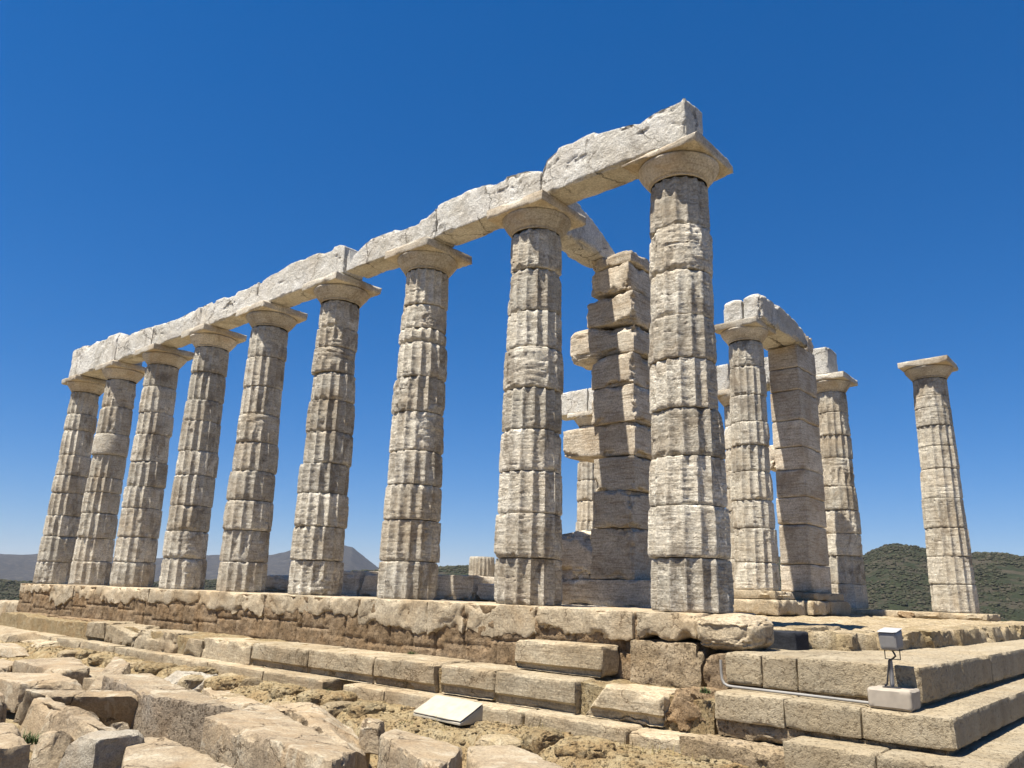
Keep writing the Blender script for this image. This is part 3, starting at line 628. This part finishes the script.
# ------------------------------------------------------------------ ARCHITRAVE BLOCKS
AB = 5.98
prof = [(-20.6, 6.90), (-17.94, 6.85), (-17.3, 6.83), (-17.0, 6.62), (-15.71, 6.63), (-14.04, 6.5), (-12.8, 6.56), (-10.66, 6.53), (-9.2, 6.62), (-8.85, 6.67), (-7.2, 6.62), (-6.9, 6.50), (-6.84, 6.2), (-6.25, 6.46), (-4.68, 6.42), (-4.42, 6.57), (-3.67, 6.60), (-2.97, 6.58), (-2.38, 6.51), (-2.12, 6.42), (-2.03, 6.62), (-1.82, 6.70), (-1.53, 6.66), (-1.13, 6.70), (-.6, 6.63), (-.33, 6.58), (-.13, 6.64), (.1, 6.65), (.4, 6.63)]
pX = np.array([p[0] for p in prof]); pZ = np.array([p[1] for p in prof])
def beam(x0, x1, y0, y1, label, seed, group, zb=AB, topfn=True, res=.03, **k):
    def fn(W, P):
        W = W.copy(); zt = np.interp(W[:, 0], pX, pZ)+.014*fbm(np.stack([W[:, 0]*3, W[:, 1]*3, W[:, 0]*0], 1), seed, 5, .65)
        # front and top edges worn back unevenly, the upper front broken away
        ww = fbm(np.stack([W[:, 0]*1.5, W[:, 2]*2.2, W[:, 0]*0+seed], 1), seed+2, 4, .6)
        st_ = fbm(np.stack([W[:, 0]*1.3, W[:, 1]*1.5, W[:, 0]*0+seed], 1), seed+9, 3, .6); zt = zt-.06*sstep(.16, .18, st_)+.01
        W[:, 2] = zb+(W[:, 2]-zb)*((zt-zb)/.8)
        fr = P[:, 1] < .02
        w3 = fbm(np.stack([W[:, 0]*4.5, W[:, 2]*6, W[:, 0]*0+seed], 1), seed+4, 4, .62)
        W[:, 1] += fr*(.02*sstep(.2, .215, ww)*sstep(.25, .6, P[:, 2])+.02*sstep(.8, 1, P[:, 2])*np.clip(ww+.3, 0, 1)+.006*w3+.004*fbm(W*np.array([14, 14, 22]), seed+6, 2))
        return W
    o = block('architrave_block', box8(x0, x1, y0, y1, zb, zb+.8, .004, seed), BEAM, res=res, chip=.03, crad=.05, rough=.005, seed=seed, fn=fn if topfn else None, **k)
    return tag(o, label, 'architrave block', group)
GA = 'architrave blocks along the front row'
al = ['leftmost architrave block, cleanly squared, with its right end face showing', 'architrave block between the second and third columns from the left', 'architrave block between the third and fourth columns from the left', 'architrave block between the fourth and fifth columns from the left', 'architrave block over the fifth column, ending in a raised lip at the notch', 'architrave block between the sixth and seventh columns beside the open notch', 'architrave block between the seventh and eighth columns, sloping to a chipped end', 'broken white architrave block at the right end, over the nearest column']
jx = [-20.55, -17.35, -15.12, -12.6, -10.08, -6.92, -4.45, -2.12, .36]
for i in range(8):
    x0, x1 = jx[i], jx[i+1]
    if i == 0: x1 = -17.28
    if i == 4: x1 = -7.0
    beam(x0+.013, x1-.013, -.41 if i else -.44, .10 if i else .36, al[i], (400 if i < 7 else 430)+i, GA, res=.045 if i < 3 else .03)
# cross beam to the ruined wall end, broken away at its far upper end
def xb(W, P):
    W = W.copy(); v = P[:, 1]
    W[:, 2] -= P[:, 2]*np.interp(v, [0, .35, .55, .75, .9, 1], [0, .02, .12, .3, .5, .62]); return W
tag(block('cross_beam', box8(-3.10, -2.58, .15, 2.34, AB-.03, AB+.78, .01, 3), BEAM, res=.03, chip=.05, crad=.08, rough=.01, seed=450, fn=xb), 'cross beam running back from the eighth column, broken to a point at the wall end', 'architrave block')
# porch beam: two parallel blocks from the porch column to the tall pillar
def rnd(W, P):
    W = W.copy(); u = P[:, 0]; v = P[:, 1]
    W[:, 2] -= P[:, 2]*(.05*(2*u-1)**2+np.interp(v, [0, .04, .1, .45, .72, .9, 1], [.06, .01, 0, .02, .1, .22, .5])); return W
tag(block('architrave_block', box8(-2.36, -1.93, 7.08, 9.75, 6.13, 6.80, .008, 4), BEAM, res=.035, chip=.07, crad=.1, rough=.012, seed=460, fn=rnd), 'right one of the pair of rounded beam blocks on the porch column', 'architrave block', 'pair of porch beam blocks')
tag(block('architrave_block', box8(-2.82, -2.38, 7.05, 9.7, 6.13, 6.74, .008, 5), BEAM, res=.035, chip=.07, crad=.1, rough=.012, seed=461, fn=rnd), 'left one of the pair of rounded beam blocks on the porch column', 'architrave block', 'pair of porch beam blocks')
# beams on the far row
for k, (x0, x1, lb) in enumerate([(-11.6, -10.1, 'pale beam end seen high between the eighth column and the ruined wall end'), (-10.05, -7.62, 'far row beam block behind the ruined wall end'), (-7.58, -5.05, 'far row beam block left of the porch column, mostly hidden behind the nearest column'), (-5.0, -2.2, 'far row beam block ending on the column behind the tall pillar')]):
    beam(x0, x1, RN-.42, RN+.38, lb, 470+k, 'beams of the far row', zb=AB, topfn=False, res=.05)

# ------------------------------------------------------------------ ANTA PIERS
def pier(label, x0, x1, y0, y1, zs, seed, rag, mat=WALLM, cuts=1, extra=None, lips=None):
    root = empty('wall_pier', ((x0+x1)/2, (y0+y1)/2, zs[0]), label, 'pillar')
    rng = np.random.RandomState(seed)
    for k in range(len(zs)-1):
        ex = extra.get(k, 0) if extra else 0
        a = x0+rng.uniform(-rag, rag*.4)-ex; 
        C = box8(a, x1+rng.uniform(-.012, .012)*(1 if rag < .05 else 3.), y0+rng.uniform(-.012, .012)*(1 if rag < .05 else 3.5), y1+rng.uniform(-.02, .02), zs[k]+.003, zs[k+1]-.004, .006, seed+k)
        if ex: C[[0, 3], 2] += .1; C[[0, 4], 1] += .08; C[[3, 7], 1] -= .2
        block('wall_block', C, mat, root, res=.032, chip=.02 if rag < .05 else .085, crad=.035 if rag < .05 else .09, rough=.007, cuts=cuts, cutdepth=.045, seed=seed*3+k)
    return root
pier('ragged ruined wall end of stacked blocks between the two nearest columns', -2.80, -2.02, 1.95, 3.05, [.4, 1.2, 1.8, 2.36, 2.93, 3.55, 4.1, 4.62, 5.2, 5.72, 5.945], 611, .11, cuts=1, extra={3: .66, 6: .04, 7: .1, 8: .16})
boulder('wall_block', (-3.03, 2.32, 4.40), (.37, .36, .33), WALLM, 'blunt block jutting left from high on the ruined wall end', 620, .06, 'stone block', None, .5)
tag(block('wall_block', [(-3.85, 2.0, .38), (-2.7, 1.96, .38), (-2.7, 2.9, .38), (-3.9, 2.8, .38), (-3.8, 2.05, 1.30), (-2.95, 2.0, 1.18), (-2.95, 2.8, 1.15), (-3.85, 2.8, 1.3)], WALLM, res=.035, chip=.15, crad=.2, rough=.01, cuts=4, cutdepth=.14, seed=621), 'upright rounded block at the foot of the ruined wall end, beside the eighth column', 'stone block')
pier('tall squared pillar of smooth stacked blocks right of the porch column', -2.72, -2.02, 9.2, 10.38, [.34, .95, 1.84, 2.47, 3.1, 3.64, 4.27, 4.99, 5.55, 6.12], 641, .03, cuts=0, extra={})
for k, (C, lb) in enumerate([(box8(-3.1, -2.7, 9.3, 10.1, 3.2, 3.75, .03, 1), 'ragged stub of wall block on the left of the tall pillar'), (box8(-2.4, -2.0, 9.8, 10.35, 6.13, 6.6, .03, 2), 'rough upright fragment on top of the tall pillar')]):
    tag(block('wall_block', C, WALLM, res=.035, chip=.13, crad=.16, rough=.012, cuts=3, cutdepth=.09, seed=650+k), lb, 'stone block')
# plinth courses below the piers and porch column, and low inner walls
GP = 'plinth blocks under the porch and the wall ends'
for k, (C, lb, mt) in enumerate([
    (box8(-4.1, -1.75, 1.95, 3.2, .0, .40, .012, 1), 'long shaded plinth block under the ruined wall end', WALLM),
    (box8(-4.2, -1.6, 1.9, 3.35, -.16, .0, .012, 2), 'thin base course under the shaded plinth of the ruined wall end', WALLM),
    (box8(-3.15, -1.92, 6.95, 8.05, .17, .335, .012, 3), 'upper plinth block with a broken right corner under the porch column', SLABM),
    (box8(-3.2, -1.86, 6.9, 8.3, -.13, .165, .012, 4), 'lower plinth block under the porch column', SLABM),
    (box8(-2.95, -1.80, 8.75, 10.5, .17, .335, .012, 5), 'upper plinth block under the tall pillar', SLABM),
    (box8(-2.98, -1.72, 8.4, 9.35, -.13, .165, .012, 6), 'lower plinth block at the front of the tall pillar', SLABM),
    (box8(-2.98, -1.72, 9.37, 10.7, -.13, .165, .012, 7), 'lower plinth block at the right of the tall pillar', SLABM),
    (box8(-2.9, -.75, 11.55, 12.9, -.16, -.01, .012, 8), 'low kerb block between the tall pillar and the lone column', SLABM),
    (box8(-.72, .88, 11.5, 12.95, -.17, -.012, .012, 9), 'flat plinth slab under the lone column', SLABM)]):
    tb('plinth_block', C, mt, lb, GP, res=.04, chip=.05 if k != 2 else .12, crad=.08, rough=.007, cuts=1, cutdepth=.05, seed=660+k)
tb('stone', box8(-.95, -.55, 11.25, 11.55, -.16, -.02, .03, 8), CORE, 'small brown stone lying before the kerb left of the lone column', None, cat='stone', res=.035, chip=.1, crad=.12, rough=.02, cuts=3, cutdepth=.06, seed=671)
GW = 'blocks of the low inner wall'
for k, (x0, x1, z1, lb) in enumerate([(-13.6, -11.4, .38, 'low inner wall block seen between the fifth and sixth columns'), (-11.35, -9.2, .50, 'tall low wall block just right of the sixth column'), (-9.15, -7.4, .46, 'low inner wall block behind the seventh column'), (-7.35, -5.75, .44, 'dark low inner wall block between the seventh and eighth columns'), (-5.7, -4.25, .30, 'low inner wall block beside the eighth column')]):
    tb('wall_block', box8(x0, x1, 2.25, 3.0, -.02, z1, .02, k), WALLM, lb, GW, res=.05, chip=.08, crad=.1, rough=.01, cuts=2, cutdepth=.08, seed=680+k)
tb('wall_block', box8(-13.8, -4.3, 1.95, 3.15, -.17, -.025, .012, 3), WALLM, 'continuous thin sill course below the low inner wall', GW, res=.06, chip=.05, crad=.07, rough=.01, seed=690)
tb('wall_block', box8(-12.2, -9.9, 7.4, 8.6, -.16, .495, .012, 3), WALLM, 'far low wall block under the short column stub', GW, res=.06, chip=.05, crad=.07, rough=.01, seed=691)

# ------------------------------------------------------------------ FALLEN BLOCKS IN THE FOREGROUND
GF = 'fallen marble blocks in the foreground'
def fallen(pts, h, label, mat=DEBRIS, spread=.02, tip=(0, 0), **k):
    """pts: four points of the block's top (far left, far right, near right, near left) as picture direction and height"""
    T = np.array([onZ(px, py, z) for px, py, z in pts]); c = T.mean(0)
    hs = np.array(h if isinstance(h, (list, tuple)) else [h]*4)
    B = T-np.stack([hs*0, hs*0, hs], 1); B[:, :2] += (T[:, :2]-c[:2])*spread+np.array(tip)
    order = [3, 2, 1, 0]
    C = np.concatenate([B[order], T[order]])
    kw = dict(res=.032, chip=.05, crad=.075, rough=.010, cuts=2, cutdepth=.08, sharp=26); kw.update(k)
    return tag(block('fallen_block', C, mat, **kw), label, 'stone block', GF)
fallen([(12, 659.5, -1.2), (77, 656.6, -1.2), (91, 668, -1.22), (56, 671, -1.24)], .3, 'flat weathered slab with a dark right end, farthest back in the fallen blocks', seed=701)
fallen([(-30, 672, -1.12), (56, 672.5, -1.12), (86, 681, -1.14), (20, 683, -1.14)], .36, 'long flat slab with a shaded front near the left picture edge', seed=702)
fallen([(115, 655, -1.05), (133, 663, -1.05), (113, 688, -1.32), (86, 690, -1.30)], [.4, .4, .15, .15], 'long narrow block leaning down toward the viewer beside the pitted block', seed=703)
pb = fallen([(104, 675, -1.0), (150, 673, -1.0), (246, 710, -1.02), (151, 696, -1.02)], [.5, .5, .5, .62], 'large block with a coarse pitted front face and smooth top', PITTED, seed=704, chip=.035, crad=.06, cuts=0, res=.022, rough=.018)
pb.data.materials.append(DEBRIS)      # the dressed top is smooth, the quarried sides pitted
nz_ = np.empty(len(pb.data.polygons)*3); pb.data.polygons.foreach_get('normal', nz_); pb.data.polygons.foreach_set('material_index', (nz_.reshape(-1, 3)[:, 2] > .8).astype(np.int32))
fallen([(22, 689, -1.05), (140, 690, -1.05), (139, 696.5, -1.07), (44, 694.5, -1.07)], .42, 'long dark fronted beam lying behind the tilted block', seed=705, chip=.03, tip=(-.22, .1))
Tt = [onZ(33, 698, -1.02), onZ(122, 739, -1.16), onZ(129, 735, -1.16), onZ(47, 694, -1.02)]
bk = np.array([-.10, .42, 0]); Bb = [Tt[0]+[-.05, -.10, -.42], Tt[1]+[-.08, -.10, -.36], Tt[2]+bk+[0, 0, -.4], Tt[3]+bk+[0, 0, -.45]]
tag(block('fallen_block', np.array(Bb+Tt), DEBRIS, res=.03, chip=.05, crad=.09, rough=.012, cuts=0, seed=706), 'tilted block with a smooth pale face and a long sloping ridge', 'stone block', GF)
fallen([(-25, 722, -.95), (22, 721, -.95), (33, 743, -1.0), (-8, 749, -1.0)], .6, 'pale block in the lower left corner', seed=707)
fallen([(-30, 688, -.98), (2, 690, -.98), (10, 700, -1.0), (-20, 704, -1.0)], .6, 'dark upright block cut off by the left picture edge', seed=708)
fallen([(127, 736, -1.22), (165, 736, -1.2), (250, 772, -1.22), (120, 775, -1.24)], .4, 'broad flat slab at the bottom of the picture with a bright gritty top', seed=709, cuts=2)
fallen([(262, 701, -1.05), (356, 751, -1.05), (333, 761, -1.0), (204, 717, -.98)], .6, 'large pale block with a streaked smooth face, bottom centre left', seed=710, chip=.07, cuts=0)
fallen([(264, 699, -1.14), (345, 706, -1.14), (377, 731, -1.2), (345, 742, -1.15)], .5, 'rough fan shaped boulder behind the large pale streaked block', seed=711, chip=.2, crad=.25, cuts=6, cutdepth=.14, lump=.06)
fallen([(394, 728, -1.05), (464, 746, -1.05), (440, 771, -1.0), (379, 734, -1.0)], .5, 'grey white block with small sockets on top, left of the crack at bottom centre', seed=712, chip=.06, cuts=0)
fallen([(467, 745, -1.1), (512, 744, -1.12), (580, 769, -1.12), (472, 778, -1.08)], .5, 'flat topped block right of the crack at bottom centre', seed=713, chip=.05, cuts=1)
def rock(px, py, z, w, d, h, label, mat=DEBRIS, seed=1, rot=0., name='rock', group='broken rocks among the fallen blocks', **k):
    c = onZ(px, py, z); ca, sa = cos(rot), sin(rot)
    rng = np.random.RandomState(seed)
    C = []
    for (a, b, t) in ((-1, -1, 0), (1, -1, 0), (1, 1, 0), (-1, 1, 0), (-.8, -.8, 1), (.8, -.8, 1), (.8, .8, 1), (-.8, .8, 1)):
        x, y = a*w/2*rng.uniform(.75, 1.1), b*d/2*rng.uniform(.75, 1.1)
        C.append((c[0]+x*ca-y*sa, c[1]+x*sa+y*ca, c[2]+t*h*rng.uniform(.7, 1.1)))
    kw = dict(res=max(.014, w/26), chip=.07*w, crad=.14*w, rough=.014*w+.003, cuts=9, cutdepth=.13*w, lump=.04*w, seed=seed, sharp=24); kw.update(k)
    return tag(block(name, C, mat, **kw), label, 'rock', group)
AX = YAW-pi/2
rock(53, 746, -1.5, .3, .3, .42, 'small brown rock below the smooth face of the tilted block', CORE, 721, AX)
rock(72, 760, -1.5, .5, .34, .5, 'brown topped rock between the lower left corner block and the tilted block', DEBRIS, 722, AX+.5)
rock(50, 770, -1.5, .32, .34, .36, 'grey lumpy rock at the bottom left beside the corner block', DEBRIS, 723, AX)
rock(100, 772, -1.45, .75, .5, .36, 'broad pale broken rock at the bottom left', WHITEM, 724, AX-.4)
rock(112, 745, -1.45, .3, .26, .22, 'small grey rock at the right end of the tilted block', DEBRIS, 725, AX)
rock(33, 722, -1.5, .34, .3, .36, 'shaded rock tucked behind the lower left corner block', DEBRIS, 726, AX)
rock(122, 656, -1.4, .62, .5, .34, 'white broken rock lying against the lowest step row', WHITEM, 727, AX)
rock(186, 692, -1.45, 1.35, .5, .46, 'long white jagged rock behind the pitted block', WHITEM, 728, AX+.75)
rock(222, 695, -1.45, .55, .45, .32, 'rounded tan rock right of the long white jagged rock', FLOORM, 729, AX)
rock(247, 697, -1.45, .45, .4, .28, 'second rounded tan rock in front of the lowest step row', FLOORM, 730, AX+.4)
rock(621, 771, -1.42, .14, .14, .12, 'small pale stone at the bottom edge right of centre', WHITEM, 731, AX)
rock(372, 752, -1.4, .3, .3, .3, 'dark stone wedged at the foot of the rough fan shaped boulder', DEBRIS, 732, AX)
rock(480, 733, -1.36, .35, .3, .14, 'flat yellowish stone in front of the white sign', EARTH, 733, AX)
rock(545, 738, -1.36, .4, .3, .13, 'flat yellowish stone on the ground below the cracked thin block', EARTH, 734, AX)
rock(300, 697, -1.38, .4, .3, .16, 'yellowish stone at the foot of the thin block with a cut end', EARTH, 735, AX)
rock(350, 712, -1.38, .45, .3, .15, 'yellowish stone in the gap left of the white sign', EARTH, 736, AX)
fallen([(60, 664, -1.34), (112, 668, -1.36), (100, 680, -1.38), (84, 678, -1.36)], .2, 'low pale slab wedged behind the leaning narrow block', seed=761)
fallen([(200, 686, -1.33), (232, 688, -1.33), (262, 703, -1.36), (226, 706, -1.36)], .25, 'tilted tan slab between the pitted block and the fan shaped boulder', seed=762, cuts=3)
fallen([(374, 722, -1.36), (402, 722, -1.36), (394, 731, -1.38), (376, 733, -1.38)], .2, 'small pale slab behind the socketed grey white block', seed=763, cuts=3)
fallen([(520, 742, -1.33), (575, 748, -1.33), (612, 766, -1.36), (560, 764, -1.36)], .25, 'low pale slab behind the flat topped block at bottom centre', seed=764, cuts=3)
fallen([(-10, 658, -1.27), (20, 660, -1.27), (8, 668, -1.29), (-30, 668, -1.29)], .3, 'tan slab at the left edge behind the long flat slab', seed=765)
# earth paths and low blocks at the far left
GL = 'scattered blocks at the left beyond the fallen blocks'
for k, (px, py, z, ww, dd, hh, lb) in enumerate([(8, 640, -1.3, 2.6, .7, .22, 'low pale slab row lying on the dry earth at the left edge'), (40, 648, -1.35, 1.9, .6, .16, 'thin pale slab lying before the lowest step row at the left'), (4, 655, -1.35, 1.5, .7, .2, 'flat tan slab on the dry earth at the left edge'), (100, 652, -1.35, .9, .5, .18, 'small flat slab behind the leaning narrow block')]):
    rock(px, py, z, ww, dd, hh, lb, STEPM if k != 2 else DEBRIS, 740+k, -.05, group=GL, res=.05, cuts=3, cutdepth=.1, chip=.08, crad=.1, lump=.02, rough=.012)

# foundation stones half sunk in the earth along the foot of the steps
rng = np.random.RandomState(41); fxp = -12.5
for k in range(30):
    w_ = rng.uniform(.28, .6); fxp += w_*1.02; fy_ = -1.95-.22*rng.uniform()-.25*(k % 3 == 0)
    if -3.05 < fxp < -1.3 or fxp > 1.2: continue
    gz_ = float(ground_z(np.array([fxp]), np.array([fy_]))[0])
    boulder('foundation_stone', (fxp, fy_, gz_+.0), (w_/2, rng.uniform(.16, .3), rng.uniform(.09, .15)), EARTH if k % 3 else FLOORM, 'lumpy yellowish foundation stone half sunk in the earth before the lowest step row', 1000+k, .12, 'stone', 'foundation stones along the foot of the steps', .7, 5)
# loose gravel (nobody could count it)
rng = np.random.RandomState(8); n = 5200
px_ = rng.uniform(-20, 2.6, n); py_ = -1.55-np.abs(rng.normal(0, 1.6, n)); sz = .008+.03*rng.uniform(size=n)**4
pz_ = ground_z(px_, py_)
gv = iv[None]*sz[:, None, None]*np.array([1.2, 1., .7])*(1+.35*rng.uniform(-1, 1, (n, len(iv), 1)))+np.stack([px_, py_, pz_+.2*sz], 1)[:, None]
gr = mesh('gravel', gv.reshape(-1, 3), (if_[None]+(np.arange(n)*len(iv))[:, None, None]).reshape(-1, 3), EARTH, smooth=False); tag(gr, kind='stuff', label='loose gravel on the dry earth in front of the steps', cat='gravel')

# dry grass between the stones (nobody could count it)
rng = np.random.RandomState(12); gvv = []; gff = []; nn_ = 0
cl_c = [(onZ(px, py, z), r) for px, py, z, r in ((30, 648, -1.3, .9), (60, 653, -1.32, .6), (130, 668, -1.4, .5), (215, 688, -1.4, .4), (270, 690, -1.38, .3), (340, 700, -1.35, .3), (430, 733, -1.36, .3), (545, 742, -1.36, .3), (640, 762, -1.36, .3), (770, 760, -1.3, .25), (72, 728, -1.5, .3))]
for c_, r_ in cl_c:
    for k in range(45):
        x, y = c_[0]+rng.normal(0, r_), c_[1]+rng.normal(0, r_*.35); z = ground_z(np.array([x]), np.array([y]))[0]-.01 if c_[2] < -1.2 else c_[2]-.02
        a = rng.uniform(0, 2*pi); l = rng.uniform(.03, .11); wd = .004; le = l*rng.uniform(.2, .7); dx_, dy_ = -sin(a)*wd, cos(a)*wd
        gvv += [(x-dx_, y-dy_, z), (x+dx_, y+dy_, z), (x+cos(a)*le+dx_*.3, y+sin(a)*le+dy_*.3, z+l), (x+cos(a)*le-dx_*.3, y+sin(a)*le-dy_*.3, z+l)]; gff.append((nn_, nn_+1, nn_+2, nn_+3)); nn_ += 4
tag(mesh('dry_grass', gvv, gff, DRY, smooth=False), kind='stuff', label='sparse dry grass between the stones and on the worn pavement', cat='grass')
# ------------------------------------------------------------------ WHITE SIGN
a, b = onZ(412.5, 716, -1.27), onZ(460, 726.5, -1.27)
ea = (b-a)/np.linalg.norm(b-a); eb = np.array([-ea[1], ea[0], 0])
q_ = onZ(477, 721, -1.27); SD = float(np.dot(q_-b, eb)); SD = .34
def wedge(p, L, D, h0, h1):
    q = [p, p+ea*L, p+ea*L+eb*D, p+eb*D]
    return [tuple(x) for x in q]+[tuple(q[0]+[0, 0, h0]), tuple(q[1]+[0, 0, h0]), tuple(q[2]+[0, 0, h1]), tuple(q[3]+[0, 0, h1])]
L_ = np.linalg.norm(b-a)
sg = empty('information_sign', tuple((a+b)/2+eb*.25), 'blank looking white sloped information sign lying against the lowest step row', 'sign')
bl = np.array(sg.location)
W, F = block_geo(np.array(wedge(a, L_, SD, .035, .20))-bl, res=.03, chip=.006, crad=.02, rough=.001, seed=800); mesh('sign_base', W, F, PANEL, sg, 30)
pf = a+ea*-.002+eb*-.002+np.array([0, 0, .036]); Lf = L_+.004; sl_ = (.20-.035)/SD; Df = SD+.004
Cp = [pf, pf+ea*Lf, pf+ea*Lf+eb*Df+[0, 0, sl_*Df], pf+eb*Df+[0, 0, sl_*Df]]
W, F = block_geo(np.array([tuple(x-bl) for x in Cp]+[tuple(x-bl+np.array([0, 0, .022])) for x in Cp]), res=.04, chip=.003, crad=.02, rough=.0, seed=801); mesh('sign_panel', W, F, PANEL, sg, 30)

# ------------------------------------------------------------------ FLOODLIGHT AND CONDUIT
def tube(name, pts, r, mat, parent=None, n=10):
    cu = bpy.data.curves.new(name, 'CURVE'); cu.dimensions = '3D'; cu.bevel_depth = r; cu.bevel_resolution = 3; cu.use_fill_caps = True
    sp = cu.splines.new('POLY'); sp.points.add(len(pts)-1)
    for k, p in enumerate(pts): sp.points[k].co = (*p, 1)
    tmp = bpy.data.objects.new('tmp', cu); col.objects.link(tmp)
    dg = bpy.context.evaluated_depsgraph_get(); me = bpy.data.meshes.new_from_object(tmp.evaluated_get(dg)); bpy.data.objects.remove(tmp); bpy.data.curves.remove(cu)
    me.name = name; me.shade_smooth(); o = bpy.data.objects.new(name, me); col.objects.link(o); me.materials.clear(); me.materials.append(mat)
    if parent: o.parent = parent
    return o
fx, fy, fz = 2.52, -1.13, -.693
fl_ = empty('floodlight', (fx, fy, fz), 'small grey box floodlight on a post in a concrete base on the restored steps', 'floodlight')
W, F = block_geo(box8(-.175, .175, -.125, .16, .002, .17, .004, 2), res=.02, chip=.012, crad=.025, rough=.003, seed=810); mesh('concrete_base', W, F, CONCRETE, fl_, 35)
W, F = block_geo(box8(-.016, .018, -.025, .015, .171, .40), res=.02, chip=.002, crad=.01, rough=0, seed=811); mesh('post', W, F, GREY_METAL, fl_, 30)
W, F = block_geo(box8(-.07, .07, -.07, .06, .1705, .178), res=.02, chip=.002, crad=.01, rough=0, seed=812); mesh('foot_plate', W, F, DARK_METAL, fl_, 30)
def rp(p): return p
hz0, hz1 = .475, .65
hx0, hx1 = -.045, .095
W, F = block_geo(np.array([(hx0, -.09, hz0), (hx1, -.09, hz0), (hx1, .10, hz0+.01), (hx0, .10, hz0+.01), (hx0-.012, -.11, hz1-.03), (hx1, -.11, hz1-.03), (hx1, .09, hz1), (hx0-.012, .09, hz1)]), res=.02, chip=.002, crad=.012, rough=0, seed=813)
hd = mesh('lamp_housing', W, F, GREY_METAL, fl_, 30)
W, F = block_geo(np.array([(hx0-.014, -.118, hz1-.0285), (hx1+.004, -.118, hz1-.0285), (hx1+.004, .095, hz1+.003), (hx0-.014, .095, hz1+.003), (hx0-.014, -.118, hz1-.022), (hx1+.004, -.118, hz1-.022), (hx1+.004, .095, hz1+.01), (hx0-.014, .095, hz1+.01)]), res=.02, chip=.001, crad=.005, rough=0, seed=814); mesh('lamp_cover', W, F, LAMP_TOP, hd, 30)
tube('bracket', [(hx0+.012, -.02, hz0+.03), (hx0+.012, -.02, .402), (hx1-.006, -.02, .402), (hx1-.006, -.02, hz0+.03)], .005, DARK_METAL, fl_)
tube('cable', [(.03, -.04, hz0+.01), (.055, -.05, hz0-.03), (.06, -.05, .43), (.03, -.04, .405), (.0, -.035, .39), (-.03, -.04, .2), (-.05, -.04, .183)], .008, DARK_METAL, fl_)
pp = [(.86, -.985, -.43), (.862, -.985, -.55), (.868, -.987, -.61), (.89, -.99, -.65), (.93, -.995, -.668), (1.0, -1.0, -.672), (1.6, -1.03, -.672), (2.2, -1.07, -.674), (2.345, -1.08, -.674)]
o = tube('conduit_pipe', [(x-1.6, y+1.0, z+.69) for x, y, z in pp], .014, PIPE); o.location = (1.6, -1.0, -.69); tag(o, 'pale bent metal pipe running along the restored step to the floodlight', 'pipe')

# ------------------------------------------------------------------ WEEDS
def tuft(x, y, z, h, n, label, mat, seed):
    r = random.Random(seed); V = []; F = []
    for k in range(n):
        a = r.uniform(0, 2*pi); l = h*r.uniform(.5, 1.1); bx, by = r.gauss(0, h*.35), r.gauss(0, h*.25); le = r.uniform(.2, .8)*l; wd = .006+.004*r.random()
        px, py = -sin(a)*wd, cos(a)*wd; i = len(V)
        for t in (0, .5, 1):
            cx, cy, cz = bx+cos(a)*le*t*t, by+sin(a)*le*t*t, l*t*(1-.25*t); s = 1-.85*t
            V += [(cx-px*s, cy-py*s, cz), (cx+px*s, cy+py*s, cz)]
        F += [(i, i+1, i+3, i+2), (i+2, i+3, i+5, i+4)]
    o = polymesh('grass_tuft', V, F, mat); o.location = (x, y, z-.01)
    return tag(o, label, 'grass tuft', 'weeds growing between the stones')
for k, (px, py, z, h, n, m, lb) in enumerate([(333, 645, -.77, .07, 60, LEAF, 'small green weed on the ledge below the sixth column'), (412, 656, -.77, .09, 90, LEAF, 'green weed on the ledge below the seventh column'), (435, 655, -.77, .06, 50, DRY, 'dry tuft on the ledge just right of the seventh column weed'), (462, 660, -.77, .06, 40, LEAF, 'low weed on the ledge left of the lone standing step block'),
      (325, 694, -1.3, .12, 90, LEAF, 'green weed in the dark gap of the lowest step row'), (404, 728, -1.33, .1, 90, LEAF, 'green weed at the left corner of the white sign'), (556, 741, -1.33, .07, 50, LEAF, 'small weed on the yellowish ground below the cracked thin block'), (672, 704, -1.08, .16, 110, LEAF, 'dark green weed at the right end of the middle step row'), (765, 755, -1.3, .16, 90, LEAF, 'green weed at the right end of the lowest step row'), (808, 685, -.69, .04, 60, LEAF, 'tiny weed on the restored step beside the pipe'),
      (862, 641, -.34, .05, 120, DRY, 'dry tuft in the pavement edge left of the floodlight'), (30, 742, -1.1, .12, 40, LEAF, 'green weed by the smooth face of the tilted block'), (705, 692, -.72, .07, 60, LEAF, 'low weed under the corner of the restored steps')]):
    c = onZ(px, py, z); tuft(c[0], c[1], z, h, n, lb, m, 900+k)
